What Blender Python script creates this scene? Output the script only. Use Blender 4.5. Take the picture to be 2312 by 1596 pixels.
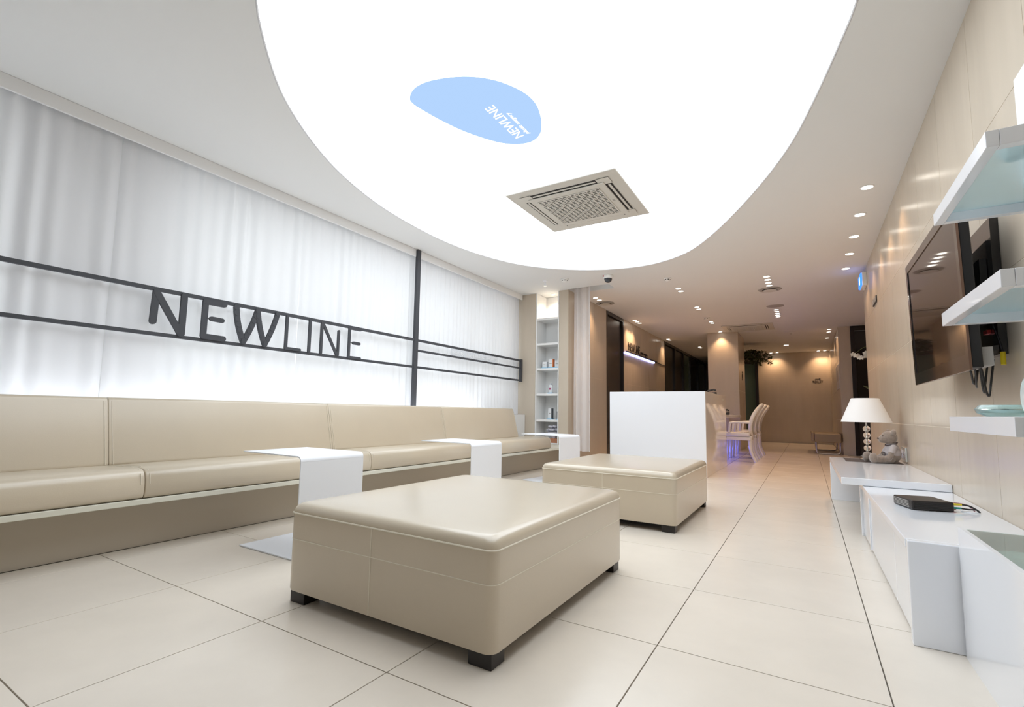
import bpy, bmesh, math, random
from mathutils import Vector, Matrix
R = random.Random(7)
for o in list(bpy.data.objects): bpy.data.objects.remove(o)
scn = bpy.context.scene
C = scn.collection

# ------------------------------------------------------------------ camera
cd = bpy.data.cameras.new('camera'); cam = bpy.data.objects.new('camera', cd); C.objects.link(cam)
right = Vector((0.84921165, 0.52776077, 0.01755395)); up = Vector((0.03573005, -0.09059574, 0.99524659)); fwd = Vector((-0.52684242, 0.8445478, 0.09579187))
m = Matrix((right, up, -fwd)).transposed().to_4x4(); m.translation = Vector((2.835834, -1.071478, 0.739967))
cam.matrix_world = m
cd.sensor_width = 36; cd.lens = 1100.713 * 36 / 2312
cd.shift_x = (1156 - 1133.85) / 2312; cd.shift_y = (823.144 - 798) / 2312
cd.clip_start = .02; cd.clip_end = 100
scn.camera = cam

# ------------------------------------------------------------------ world, exposure
w = bpy.data.worlds.new('sky'); scn.world = w; w.use_nodes = True
bg = w.node_tree.nodes['Background']; bg.inputs[0].default_value = (.95, .965, 1, 1); bg.inputs[1].default_value = 2.3
vs = scn.view_settings
vs.view_transform = 'Standard'; vs.look = 'None'; vs.gamma = 1; vs.use_curve_mapping = False; vs.exposure = 0.0
CEIL_LIGHT = 3.5      # luminous stretch ceiling
SPOT = 17.0           # one downlight, watts
WARM = (1, .635, .37)

# ------------------------------------------------------------------ materials
MATS = {}
def mat(name, col, rough=.5, metal=0, spec=.5, coat=0, emit=None, estr=0, noise=None, bump=None, trans=0, ior=1.45, alpha=1, rnd=0, sheen=0):
    if name in MATS: return MATS[name]
    M = bpy.data.materials.new(name); M.use_nodes = True; nt = M.node_tree; b = nt.nodes['Principled BSDF']
    b.inputs['Base Color'].default_value = (*col, 1); b.inputs['Roughness'].default_value = rough; b.inputs['Metallic'].default_value = metal
    b.inputs['Specular IOR Level'].default_value = spec; b.inputs['Coat Weight'].default_value = coat; b.inputs['Coat Roughness'].default_value = .24 if name == 'cream_leather' else .05
    b.inputs['Transmission Weight'].default_value = trans; b.inputs['IOR'].default_value = ior; b.inputs['Alpha'].default_value = alpha
    b.inputs['Sheen Weight'].default_value = sheen
    if emit: b.inputs['Emission Color'].default_value = (*emit, 1); b.inputs['Emission Strength'].default_value = estr
    tc = None
    if noise or bump:
        tc = nt.nodes.new('ShaderNodeTexCoord')
    if noise:
        sx, sy, sz, amt = noise
        mp = nt.nodes.new('ShaderNodeMapping'); mp.inputs['Scale'].default_value = (sx, sy, sz)
        n = nt.nodes.new('ShaderNodeTexNoise'); n.inputs['Scale'].default_value = 1; n.inputs['Detail'].default_value = 5; n.inputs['Roughness'].default_value = .6
        geo = nt.nodes.new('ShaderNodeNewGeometry')
        nt.links.new(geo.outputs['Position'], mp.inputs[0]); nt.links.new(mp.outputs[0], n.inputs['Vector'])
        mr = nt.nodes.new('ShaderNodeMapRange'); mr.inputs[1].default_value = .3; mr.inputs[2].default_value = .7; mr.inputs[3].default_value = 1 - amt; mr.inputs[4].default_value = 1 + amt
        nt.links.new(n.outputs['Fac'], mr.inputs[0])
        last = mr.outputs[0]
        if rnd:
            oi = nt.nodes.new('ShaderNodeObjectInfo'); m2 = nt.nodes.new('ShaderNodeMapRange'); m2.inputs[3].default_value = 1 - rnd; m2.inputs[4].default_value = 1 + rnd
            nt.links.new(oi.outputs['Random'], m2.inputs[0])
            mu = nt.nodes.new('ShaderNodeMath'); mu.operation = 'MULTIPLY'; nt.links.new(last, mu.inputs[0]); nt.links.new(m2.outputs[0], mu.inputs[1]); last = mu.outputs[0]
        vm = nt.nodes.new('ShaderNodeVectorMath'); vm.operation = 'SCALE'; vm.inputs[0].default_value = col; nt.links.new(last, vm.inputs['Scale'])
        nt.links.new(vm.outputs[0], b.inputs['Base Color'])
    if bump:
        sc, st = bump
        n = nt.nodes.new('ShaderNodeTexNoise'); n.inputs['Scale'].default_value = sc; n.inputs['Detail'].default_value = 4
        nt.links.new(tc.outputs['Object'], n.inputs['Vector'])
        bp = nt.nodes.new('ShaderNodeBump'); bp.inputs['Strength'].default_value = st; bp.inputs['Distance'].default_value = .002
        nt.links.new(n.outputs['Fac'], bp.inputs['Height']); nt.links.new(bp.outputs[0], b.inputs['Normal'])
    MATS[name] = M; return M
def emitter(name, col, s):
    if name in MATS: return MATS[name]
    M = bpy.data.materials.new(name); M.use_nodes = True; nt = M.node_tree; nt.nodes.clear()
    e = nt.nodes.new('ShaderNodeEmission'); e.inputs[0].default_value = (*col, 1); e.inputs[1].default_value = s
    o = nt.nodes.new('ShaderNodeOutputMaterial'); nt.links.new(e.outputs[0], o.inputs[0]); MATS[name] = M; return M
def cloth(name, col, tr):
    M = bpy.data.materials.new(name); M.use_nodes = True; nt = M.node_tree; nt.nodes.clear()
    d = nt.nodes.new('ShaderNodeBsdfDiffuse'); d.inputs[0].default_value = (*col, 1)
    t = nt.nodes.new('ShaderNodeBsdfTranslucent'); t.inputs[0].default_value = (*col, 1)
    x = nt.nodes.new('ShaderNodeMixShader'); x.inputs[0].default_value = tr
    o = nt.nodes.new('ShaderNodeOutputMaterial')
    nt.links.new(d.outputs[0], x.inputs[1]); nt.links.new(t.outputs[0], x.inputs[2]); nt.links.new(x.outputs[0], o.inputs[0]); MATS[name] = M; return M

FLOOR = mat('floor_tile', (.735, .665, .578), .22, spec=.5, noise=(2.2, 2.2, 2.2, .045), rnd=.02)
GROUT = mat('grout', (.16, .14, .12), .8)
WGROUT = mat('wall_grout', (.78, .71, .60), .7)
WGROUT2 = mat('wall_grout_soft', (.60, .515, .405), .6)
WTILE = mat('wall_tile', (.60, .52, .42), .24, spec=.5, noise=(5, 5, .9, .045), rnd=.015)
PAINT = mat('ceiling_paint', (.80, .805, .805), .75)
WPAINT = mat('white_paint', (.86, .86, .85), .6)
TRIM = mat('trim_white', (.87, .87, .87), .5)
LEATHER = mat('cream_leather', (.575, .49, .37), .34, spec=.6, coat=.8, bump=(260, .12), noise=(3, 3, 3, .02))
STITCH = mat('cream_stitch', (.74, .68, .56), .5)
SEAM = mat('dark_seam', (.20, .16, .12), .6)
LAQ = mat('white_lacquer', (.865, .885, .93), .14, spec=.5, coat=.3)
SATIN = mat('white_satin', (.865, .885, .93), .35)
PLINTH = mat('plinth_cream', (.50, .435, .345), .4)
LEDGE = mat('ledge_cream', (.70, .68, .58), .35)
STEEL = mat('dark_steel', (.055, .058, .067), .6)
BLACKW = mat('black_wood', (.018, .014, .013), .35)
BLACKGL = mat('black_gloss', (.012, .010, .010), .06, coat=.5)
BLACKP = mat('black_plastic', (.016, .015, .016), .35)
DARKDOOR = mat('dark_door', (.020, .015, .014), .25)
CHROME = mat('chrome', (.8, .8, .8), .12, metal=1)
ALU = mat('aluminium', (.42, .41, .41), .4, metal=.6)
GLASS = mat('clear_glass', (.95, 1, .98), .02, trans=1, ior=1.45)
FROST = mat('frosted_glass', (.78, .93, .96), .3, trans=.8, ior=1.3)
AQUA = mat('aqua_glass', (.80, .95, .92), .08, spec=.6, trans=.8)
PORC = mat('white_porcelain', (.85, .88, .86), .12, coat=.4)
ACW = mat('unit_plastic', (.64, .62, .575), .45)
DARKIN = mat('dark_inside', (.03, .028, .026), .7)
GREY = mat('grey_plastic', (.40, .38, .36), .6)
INK = mat('dark_letter', (.03, .022, .02), .5)
SHADE = mat('shade_fabric', (.86, .86, .86), .8)
CRYSTAL = mat('crystal', (1, .98, .93), .01, trans=1, ior=1.5)
FUR = mat('bear_fur', (.25, .20, .165), .9, bump=(120, .9), sheen=.6, noise=(60, 60, 60, .18))
KNIT = mat('bear_shirt', (.44, .40, .40), .9, bump=(300, .4))
KNITD = mat('bear_trim', (.10, .08, .08), .9)
YEL = mat('yellow_plastic', (.80, .62, .02), .35)
TEAL = mat('teal_plastic', (.02, .35, .33), .35)
REDP = mat('red_plastic', (.5, .03, .03), .4)
LEAF = mat('leaf', (.05, .075, .022), .5)
PETAL = mat('petal', (.85, .82, .72), .55)
STEMM = mat('stem', (.10, .12, .04), .6)
TERRA = mat('pot', (.7, .68, .64), .4)
BARK = mat('bark', (.10, .065, .04), .9)
CARD = mat('carton_white', (.80, .81, .82), .45)
ORANGE = mat('carton_orange', (.72, .20, .06), .45)
MAG = mat('carton_plum', (.38, .05, .16), .45)
BLUEA = mat('blue_acrylic', (.20, .58, .85), .15)
ROSE = mat('rose_lilac', (.72, .71, .79), .6)
ROSED = mat('wrap_paper', (.66, .68, .78), .6)
WOODR = mat('red_wood', (.45, .20, .11), .5)
TAN = mat('tan_leather', (.33, .25, .155), .4)
GREENG = mat('green_glass', (.10, .16, .14), .1, spec=.6)
PAPER = mat('paper', (.62, .60, .58), .5)
MATG = mat('dark_mat', (.095, .075, .07), .6)

# ------------------------------------------------------------------ mesh helper
class MB:
    def __init__(s): s.v = []; s.f = []
    def add(s, vs, fs):
        n = len(s.v); s.v += [tuple(v) for v in vs]; s.f += [tuple(i + n for i in f) for f in fs]; return s
    def box(s, x0, x1, y0, y1, z0, z1):
        return s.add([(x0,y0,z0),(x1,y0,z0),(x1,y1,z0),(x0,y1,z0),(x0,y0,z1),(x1,y0,z1),(x1,y1,z1),(x0,y1,z1)],
                     [(0,3,2,1),(4,5,6,7),(0,1,5,4),(1,2,6,5),(2,3,7,6),(3,0,4,7)])
    def prism(s, poly, axis, a, b):
        n = len(poly)
        def P(p, t): return {'x': (t, p[0], p[1]), 'y': (p[0], t, p[1]), 'z': (p[0], p[1], t)}[axis]
        vs = [P(p, a) for p in poly] + [P(p, b) for p in poly]
        fs = [tuple(range(n))[::-1], tuple(range(n, 2*n))] + [(i, (i+1) % n, n + (i+1) % n, n + i) for i in range(n)]
        return s.add(vs, fs)
    def cyl(s, c, r, h, axis='z', n=20, r2=None):
        r2 = r if r2 is None else r2
        vs = []
        for k, (rr, t) in enumerate(((r, 0), (r2, h))):
            for i in range(n):
                a = 2 * math.pi * i / n; p = (rr * math.cos(a), rr * math.sin(a))
                d = {'z': (p[0], p[1], t), 'x': (t, p[0], p[1]), 'y': (p[0], t, p[1])}[axis]
                vs.append((c[0] + d[0], c[1] + d[1], c[2] + d[2]))
        return s.add(vs, [tuple(range(n))[::-1], tuple(range(n, 2*n))] + [(i, (i+1) % n, n + (i+1) % n, n + i) for i in range(n)])
    def lathe(s, c, prof, n=32):
        vs = []; k = len(prof)
        for i in range(n):
            a = 2 * math.pi * i / n
            for r, z in prof: vs.append((c[0] + r * math.cos(a), c[1] + r * math.sin(a), c[2] + z))
        fs = []
        for i in range(n):
            j = (i + 1) % n
            for q in range(k - 1): fs.append((i*k+q, j*k+q, j*k+q+1, i*k+q+1))
        return s.add(vs, fs)
    def sphere(s, c, r, sc=(1,1,1), n=16, k=10, rot=None):
        vs = []; fs = []
        for a in range(k + 1):
            th = math.pi * a / k
            for b in range(n):
                ph = 2 * math.pi * b / n
                v = Vector((r*sc[0]*math.sin(th)*math.cos(ph), r*sc[1]*math.sin(th)*math.sin(ph), r*sc[2]*math.cos(th)))
                if rot: v = rot @ v
                vs.append((c[0]+v.x, c[1]+v.y, c[2]+v.z))
        for a in range(k):
            for b in range(n):
                fs.append((a*n+b, (a+1)*n+b, (a+1)*n+(b+1) % n, a*n+(b+1) % n))
        return s.add(vs, fs)
    def tube(s, pts, r, n=8, closed=False):
        pts = [Vector(p) for p in pts]; m_ = len(pts); vs = []
        rr = r if isinstance(r, (list, tuple)) else [r] * m_
        prev = None
        for i, p in enumerate(pts):
            a = pts[(i-1) % m_] if (closed or i > 0) else p; b = pts[(i+1) % m_] if (closed or i < m_-1) else p
            t = (b - a).normalized()
            if prev is None:
                u = t.orthogonal().normalized()
            else:
                u = (prev - t * prev.dot(t)).normalized()
            prev = u; w_ = t.cross(u)
            for k in range(n):
                an = 2*math.pi*k/n; q = p + (u*math.cos(an) + w_*math.sin(an)) * rr[i]; vs.append(tuple(q))
        fs = []
        for i in range(m_ if closed else m_ - 1):
            j = (i+1) % m_
            for k in range(n): fs.append((i*n+k, i*n+(k+1) % n, j*n+(k+1) % n, j*n+k))
        if not closed: fs += [tuple(range(n))[::-1], tuple(range((m_-1)*n, m_*n))]
        return s.add(vs, fs)
    def stroke(s, pts, wd, x0, x1, caps=True):
        # flat rounded stroke in the y-z plane, thickness along x
        for (a, b) in zip(pts, pts[1:]):
            d = Vector((b[0]-a[0], b[1]-a[1])); L = d.length; d /= L; nrm = Vector((-d.y, d.x)) * wd / 2
            s.prism([(a[0]-nrm.x, a[1]-nrm.y), (b[0]-nrm.x, b[1]-nrm.y), (b[0]+nrm.x, b[1]+nrm.y), (a[0]+nrm.x, a[1]+nrm.y)], 'x', x0, x1)
        if caps:
            for p in pts: s.cyl((x0, p[0], p[1]), wd/2, x1-x0, 'x', 14)
        return s
    def mesh(s, name, material, off=(0,0,0), bevel=0, seg=3, smooth=False):
        me = bpy.data.meshes.new(name)
        me.from_pydata([(v[0]-off[0], v[1]-off[1], v[2]-off[2]) for v in s.v], [], s.f)
        bm = bmesh.new(); bm.from_mesh(me)
        bmesh.ops.recalc_face_normals(bm, faces=bm.faces)
        if bevel:
            es = [e for e in bm.edges if len(e.link_faces) == 2 and e.calc_face_angle(0) > .5]
            bmesh.ops.bevel(bm, geom=es, offset=bevel, segments=seg, profile=.5, affect='EDGES', clamp_overlap=True)
        bm.to_mesh(me); bm.free()
        me.materials.append(material)
        if smooth or bevel:
            for p in me.polygons: p.use_smooth = True
            if smooth and not bevel: me.set_sharp_from_angle(angle=math.radians(38))
        return me
    def build(s, name, material, parent=None, bevel=0, seg=3, smooth=False):
        off = parent_loc(parent)
        if parent is None:
            xs = [v[0] for v in s.v]; ys = [v[1] for v in s.v]; zs = [v[2] for v in s.v]
            off = ((min(xs)+max(xs))/2, (min(ys)+max(ys))/2, min(zs))
        o = bpy.data.objects.new(name, s.mesh(name, material, off, bevel, seg, smooth)); C.objects.link(o)
        if parent is None: o.location = off
        else: o.parent = parent
        if bevel:
            wn = o.modifiers.new('weighted_normal', 'WEIGHTED_NORMAL'); wn.keep_sharp = False
        return o
def parent_loc(p):
    v = Vector((0,0,0))
    while p is not None: v = v + Vector(p.location); p = p.parent
    return tuple(v)
def tag(o, label=None, cat=None, group=None, kind=None):
    if label: o['label'] = label
    if cat: o['category'] = cat
    if group: o['group'] = group
    if kind: o['kind'] = kind
    return o
def thing(name, loc, label, cat, group=None):
    o = bpy.data.objects.new(name, None); C.objects.link(o); o.location = loc; o.empty_display_size = .1
    return tag(o, label, cat, group)
def struct(o, label=None): return tag(o, label, kind='structure')
def copy_tree(o, parent=None):
    c = o.copy(); C.objects.link(c)
    if parent is not None: c.parent = parent
    for ch in list(o.children): copy_tree(ch, c)
    return c
def text(body, name, material, parent, size, M4, extrude=.002, shear=0, fit=None):
    cu = bpy.data.curves.new(name, 'FONT'); cu.body = body; cu.size = size; cu.extrude = extrude; cu.shear = shear; cu.align_x = 'LEFT'; cu.offset = 0
    to = bpy.data.objects.new('tmp', cu); C.objects.link(to)
    dg = bpy.context.evaluated_depsgraph_get(); dg.update()
    me = bpy.data.meshes.new_from_object(to.evaluated_get(dg)); bpy.data.objects.remove(to)
    xs = [v.co.x for v in me.vertices]; ys = [v.co.y for v in me.vertices]
    sx = sy = 1
    if fit: sx = fit[0] / (max(xs) - min(xs)); sy = fit[1] / (max(ys) - min(ys))
    off = Vector(parent_loc(parent)) if parent else Vector((0,0,0))
    for v in me.vertices:
        q = M4 @ Vector(((v.co.x - min(xs)) * sx, (v.co.y - min(ys)) * sy, v.co.z)); v.co = q - off
    me.materials.clear(); me.materials.append(material)
    o = bpy.data.objects.new(name, me); C.objects.link(o)
    if parent: o.parent = parent
    return o
def frame4(origin, xdir, ydir):
    x = Vector(xdir).normalized(); y = Vector(ydir).normalized(); z = x.cross(y)
    M_ = Matrix((x, y, z)).transposed().to_4x4(); M_.translation = Vector(origin); return M_
def spline(pts, per=8, closed=True):
    n = len(pts); out = []
    for i in range(n if closed else n - 1):
        g = lambda k: Vector(pts[(i + k) % n]) if closed else Vector(pts[max(0, min(n - 1, i + k))])
        a, b, c, d = g(-1), g(0), g(1), g(2)
        for t in range(per):
            t /= per
            out.append(.5 * ((2*b) + (c-a)*t + (2*a-5*b+4*c-d)*t*t + (-a+3*b-3*c+d)*t**3))
    if not closed: out.append(Vector(pts[-1]))
    return out
def remeshed(name, build, material, parent, voxel=.006, smooth_it=6):
    mb = MB(); build(mb); off = parent_loc(parent)
    me = mb.mesh('tmp', material, off)
    to = bpy.data.objects.new('tmp', me); C.objects.link(to)
    md = to.modifiers.new('r', 'REMESH'); md.mode = 'VOXEL'; md.voxel_size = voxel
    sm = to.modifiers.new('s', 'SMOOTH'); sm.iterations = smooth_it; sm.factor = .5
    dg = bpy.context.evaluated_depsgraph_get(); dg.update()
    m2 = bpy.data.meshes.new_from_object(to.evaluated_get(dg)); bpy.data.objects.remove(to)
    m2.materials.clear(); m2.materials.append(material)
    for p in m2.polygons: p.use_smooth = True; p.material_index = 0
    o = bpy.data.objects.new(name, m2); C.objects.link(o); o.parent = parent; return o
ORD = ['nearest', 'second', 'third', 'fourth', 'fifth']

# ================================================================== STRUCTURE
ZC = 2.57; XR = 3.51; XL = -.12; YN = 5.5
# ---- floor
fl = struct(MB().box(-1.3, 5.0, -3.2, 18.2, -.12, -.008).build('floor', GROUT), 'beige floor of large square polished tiles')
G = .0036
tile_cache = {}
def floor_tile(x0, x1, y0, y1):
    key = (round(x1-x0, 3), round(y1-y0, 3))
    if key not in tile_cache:
        dx, dy = key[0]/2 - G/2, key[1]/2 - G/2; c = .0005
        mb = MB().add([(-dx,-dy,0),(dx,-dy,0),(dx,dy,0),(-dx,dy,0),(-dx,-dy,.0075),(dx,-dy,.0075),(dx,dy,.0075),(-dx,dy,.0075),(-dx+c,-dy+c,.008),(dx-c,-dy+c,.008),(dx-c,dy-c,.008),(-dx+c,dy-c,.008)],
                      [(0,1,5,4),(1,2,6,5),(2,3,7,6),(3,0,4,7),(4,5,9,8),(5,6,10,9),(6,7,11,10),(7,4,8,11),(8,9,10,11)])
        tile_cache[key] = mb.mesh('floor_tile', FLOOR)
    o = bpy.data.objects.new('floor_tile', tile_cache[key]); C.objects.link(o); o.parent = fl
    l = fl.location; o.location = ((x0+x1)/2 - l[0], (y0+y1)/2 - l[1], -.008 - l[2])
xs_main = [(-.17, 0), (0, .6), (.6, 1.2), (1.2, 1.8), (1.8, 2.4), (2.4, 3.0), (3.0, 3.5)]
for j in range(-3, 26):
    y0, y1 = j * .6, min(j * .6 + .6, 15.05)
    for (x0, x1) in xs_main:
        if j * .6 >= 5.3 and x0 < 0:
            if j * .6 < 5.5: x0 = x0
            x0 = -.1
        a, b = y0, y1
        if x1 == 3.5 and y0 > 10.2: x1 = 3.42
        floor_tile(x0, x1, a, b)
for j in range(11, 18):
    for (x0, x1) in ((3.5, 4.0), (4.0, 4.6)): floor_tile(x0, x1, max(j*.6, 6.62), min(j*.6+.6, 10.78))
for j in range(25, 30):
    for (x0, x1) in xs_main[1:3]: floor_tile(x0, x1, max(j*.6, 15.06), j*.6+.6)

# ---- wall tiles
wt_cache = {}
def wall_tiles(wall, axis, face, us, zs, out, gap=.004, thick=.0014, material=WTILE):
    # axis 'x': wall plane x=face, u along y ; axis 'y': plane y=face, u along x ; out = +-1 direction of the tile thickness
    l = wall.location
    for (u0, u1) in us:
        for (z0, z1) in zs:
            key = (axis, out, round(u1-u0, 3), round(z1-z0, 3), material.name)
            if key not in wt_cache:
                du, dz = (u1-u0)/2 - gap/2, (z1-z0)/2 - gap/2; a, b = sorted((0, thick * out)); c = .001
                mb = MB()
                if axis == 'x': mb.box(a, b, -du, du, -dz, dz)
                else: mb.box(-du, du, a, b, -dz, dz)
                wt_cache[key] = mb.mesh('wall_tile', material, bevel=0)
                for p in wt_cache[key].polygons: p.use_smooth = False
            o = bpy.data.objects.new('wall_tile', wt_cache[key]); C.objects.link(o); o.parent = wall
            p = (face, (u0+u1)/2, (z0+z1)/2) if axis == 'x' else ((u0+u1)/2, face, (z0+z1)/2)
            o.location = (p[0]-l[0], p[1]-l[1], p[2]-l[2])
def rows(a, b, first, step):
    e = [a]; k = first
    while k < b - .02:
        if k > a + .02: e.append(k)
        k += step
    e.append(b); return list(zip(e, e[1:]))
ZR = rows(0.002, 2.568, .075, .62)
wr = struct(MB().box(XR + .0014, XR + .2, -3.0, 6.6, 0, ZC).build('wall_right', WGROUT), 'beige tiled wall carrying the television')
wall_tiles(wr, 'x', XR + .0014, rows(-3.0, 6.6, 4.885 - .62*13, .62), ZR, -1)
ww = struct(MB().box(-.98, -.67, YN + .0014, YN + .5, 0, ZC).box(-.27, XL - .0014, YN + .0014, 5.76, 0, ZC).box(-.67, -.27, 5.85, 6.0, 0, ZC).box(-.27, XL - .0014, 5.76, 7.13, 0, ZC).build('wall_niche', WGROUT2), 'beige tiled wall around the white product niche')
wall_tiles(ww, 'y', YN + .0014, [(-.98, -.665), (-.27, XL)], ZR, -1)
wall_tiles(ww, 'x', XL - .0014, rows(YN + .01, 7.13, 5.9, .62), ZR, 1)
wl = struct(MB().box(-.4, XL - .0014, 8.09, 11.3, 0, ZC).build('wall_left', WGROUT2), 'beige tiled corridor wall behind the reception counter')
wall_tiles(wl, 'x', XL - .0014, rows(8.09, 11.3, 8.62, .62), ZR, 1)
wb = struct(MB().box(1.66, 5.0, 15.1014, 15.3, 0, ZC).build('wall_end', WGROUT2), 'beige tiled end wall with the toilet sign')
wall_tiles(wb, 'y', 15.1014, rows(1.66, 3.42, 1.66, .62), ZR, -1)
wf = struct(MB().box(3.4314, 3.63, 10.81, 15.1, 0, ZC).build('wall_far_right', WGROUT2), 'glossy beige wall behind the far bench')
wall_tiles(wf, 'x', 3.4314, rows(10.81, 15.1, 11.2, .62), ZR, -1)
wall_tiles(wf, 'y', 10.81, [(3.43, 3.63)], ZR, -1)
pi = struct(MB().box(1.0014, 1.6186, 10.5514, 11.7986, 0, ZC).build('wall_pillar', WGROUT2), 'square beige tiled pillar beyond the counter')
wall_tiles(pi, 'y', 10.5514, [(1.0, 1.62)], rows(.002, 2.568, .645, .64), -1)
wall_tiles(pi, 'x', 1.6186, [(10.56, 11.18), (11.18, 11.79)], rows(.002, 2.568, .645, .64), 1)
struct(MB().box(-1.3, 5.0, -3.2, -3.0, 0, ZC).build('wall_back', WPAINT), 'white wall behind the viewer')
struct(MB().box(4.6, 4.75, 6.6, 10.8, 0, ZC).box(3.71, 4.75, 6.5, 6.6, 0, ZC).build('wall_alcove', WTILE), 'alcove wall behind the end of the tiled wall')
struct(MB().box(-.4, 1.66, 18.0, 18.2, 0, ZC).box(1.62, 1.66, 15.3, 18.0, 0, ZC).build('wall_corridor', WTILE), 'far end of the corridor beyond the pillar')
# exterior wall with daylight windows behind the sheers
ex = MB().box(-1.32, -1.2, -3.0, -2.0, 0, ZC).box(-1.32, -1.2, 5.3, 6.0, 0, ZC).box(-1.32, -1.2, -2.0, 5.3, 0, .75).box(-1.32, -1.2, -2.0, 5.3, 2.45, ZC).box(-1.32, -1.2, -.35, .5, .75, 2.45).box(-1.2, -.98, YN, 5.6, 0, ZC)
struct(ex.build('wall_window', WPAINT), 'white outer wall behind the sheer curtains')
def window(name, cuts_, label):
    mb = MB().box(-1.30, -1.24, cuts_[0], cuts_[-1], .75, .79).box(-1.30, -1.24, cuts_[0], cuts_[-1], 2.41, 2.45)
    for y in cuts_: mb.box(-1.30, -1.24, max(cuts_[0], y - .02), min(cuts_[-1], y + .02), .79, 2.41)
    wo = struct(mb.build(name, TRIM), label)
    for a, b in zip(cuts_, cuts_[1:]): MB().box(-1.275, -1.268, a + .022, b - .022, .792, 2.408).build('pane', GLASS, wo)
window('window_1', [-2.0, -.35], 'window behind the left sheer curtain')
window('window_2', [.5, 1.7, 2.9, 4.1, 5.3], 'wide window behind the lettered sheer curtains')

# ---- ceiling with the organic opening and the curtain slot
OUT = [(.791,.052),(.682,.134),(.547,.253),(.372,.422),(.215,.608),(.015,.913),(-.181,1.298),(-.331,1.752),(-.42,2.225),(-.457,2.945),(-.339,3.637),(-.063,4.236),(.516,4.727),(1.105,4.871),(1.449,4.791),(1.797,4.557),(2.148,4.03),(2.44,3.48),(2.67,2.976),(2.822,2.573),(2.92,2.215),(2.998,1.886),(3.052,1.634),(3.092,1.422),(3.13,.95),(3.06,.4),(2.8,-.1),(2.35,-.4),(1.8,-.45),(1.25,-.25)]
outline = [(p.x, p.y) for p in spline([(a, b, 0) for a, b in OUT], 6)]
# soften the traced outline
for _ in range(6):
    outline = [((outline[i-1][0]+2*outline[i][0]+outline[(i+1) % len(outline)][0])/4, (outline[i-1][1]+2*outline[i][1]+outline[(i+1) % len(outline)][1])/4) for i in range(len(outline))]
def ceiling():
    bm = bmesh.new()
    def loop(pts):
        vs = [bm.verts.new((x, y, ZC)) for x, y in pts]
        return [bm.edges.new((vs[i], vs[(i+1) % len(vs)])) for i in range(len(vs))]
    es = loop([(-1.32, -3.2), (5, -3.2), (5, 18.2), (-1.32, 18.2)]) + loop(outline) + loop([(XL, 5.47), (.515, 5.47), (.515, 5.73), (XL, 5.73)])
    bmesh.ops.triangle_fill(bm, edges=es, use_beauty=True)
    cen = lambda f: f.calc_center_median()
    # walls of both openings and a top sheet
    r = bmesh.ops.extrude_edge_only(bm, edges=[e for e in bm.edges if len(e.link_faces) == 1])
    for v in r['geom']:
        if isinstance(v, bmesh.types.BMVert): v.co.z = ZC + .10
    me = bpy.data.meshes.new('ceiling'); bm.to_mesh(me); bm.free(); me.materials.append(PAINT)
    o = bpy.data.objects.new('ceiling', me); C.objects.link(o); return o
ce = struct(ceiling(), 'plain plaster ceiling with an egg shaped luminous opening')
top = MB().box(-1.32, 5, -3.2, 18.2, ZC + .10, ZC + .16).build('ceiling_deck', PAINT); top.parent = ce
# luminous membrane
mb = MB().prism(outline, 'z', ZC + .018, ZC + .03)
LUM = emitter('luminous_membrane', (.885, .945, 1), CEIL_LIGHT)
lum = mb.build('luminous_ceiling', LUM); tag(lum, 'huge egg shaped luminous white stretch ceiling panel overhead', 'ceiling light')
rim = MB().tube([(x, y, ZC + .004) for x, y in outline], .006, 6, True).build('rim', mat('rim_grey', (.62, .62, .64), .5), lum, smooth=True)
tag(rim, 'thin grey metal edge strip')
BL = [(.913,.93),(.996,.889),(1.12,.893),(1.282,.955),(1.402,1.051),(1.48,1.173),(1.517,1.296),(1.509,1.419),(1.455,1.569),(1.388,1.667),(1.299,1.712),(1.196,1.686),(1.094,1.593),(.989,1.404),(.93,1.234),(.891,1.058),(.885,.976)]
bl = [(p.x, p.y) for p in spline([(a, b, 0) for a, b in BL], 5)]
BLUEL = emitter('backlit_blue_print', (.46, .67, 1.0), 1.0)
WHITEL = emitter('backlit_white_print', (1, 1, 1), 1.3)
lg = MB().prism(bl, 'z', ZC + .010, ZC + .017).build('ceiling_emblem', BLUEL)
tag(lg, 'pale blue egg shaped backlit emblem lettered NEWLINE on the luminous ceiling', 'sign')
text('NEWLINE', 'lettering', WHITEL, lg, .08, frame4((1.300, 1.620, ZC + .006), (0, -1, 0), (-1, .0, 0)), .0015, fit=(.385, .066), shear=-.1)
text('plastic surgery', 'small_lettering', WHITEL, lg, .04, frame4((1.352, 1.612, ZC + .006), (0, -1, 0), (-1, 0, 0)), .0015, shear=.25, fit=(.265, .034))

# ---- valance over the sheers
struct(MB().box(-.905, -.888, -3.0, 5.47, 2.485, ZC - .001).build('trim_1', TRIM, bevel=.002), 'white valance board hiding the curtain track')

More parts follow.
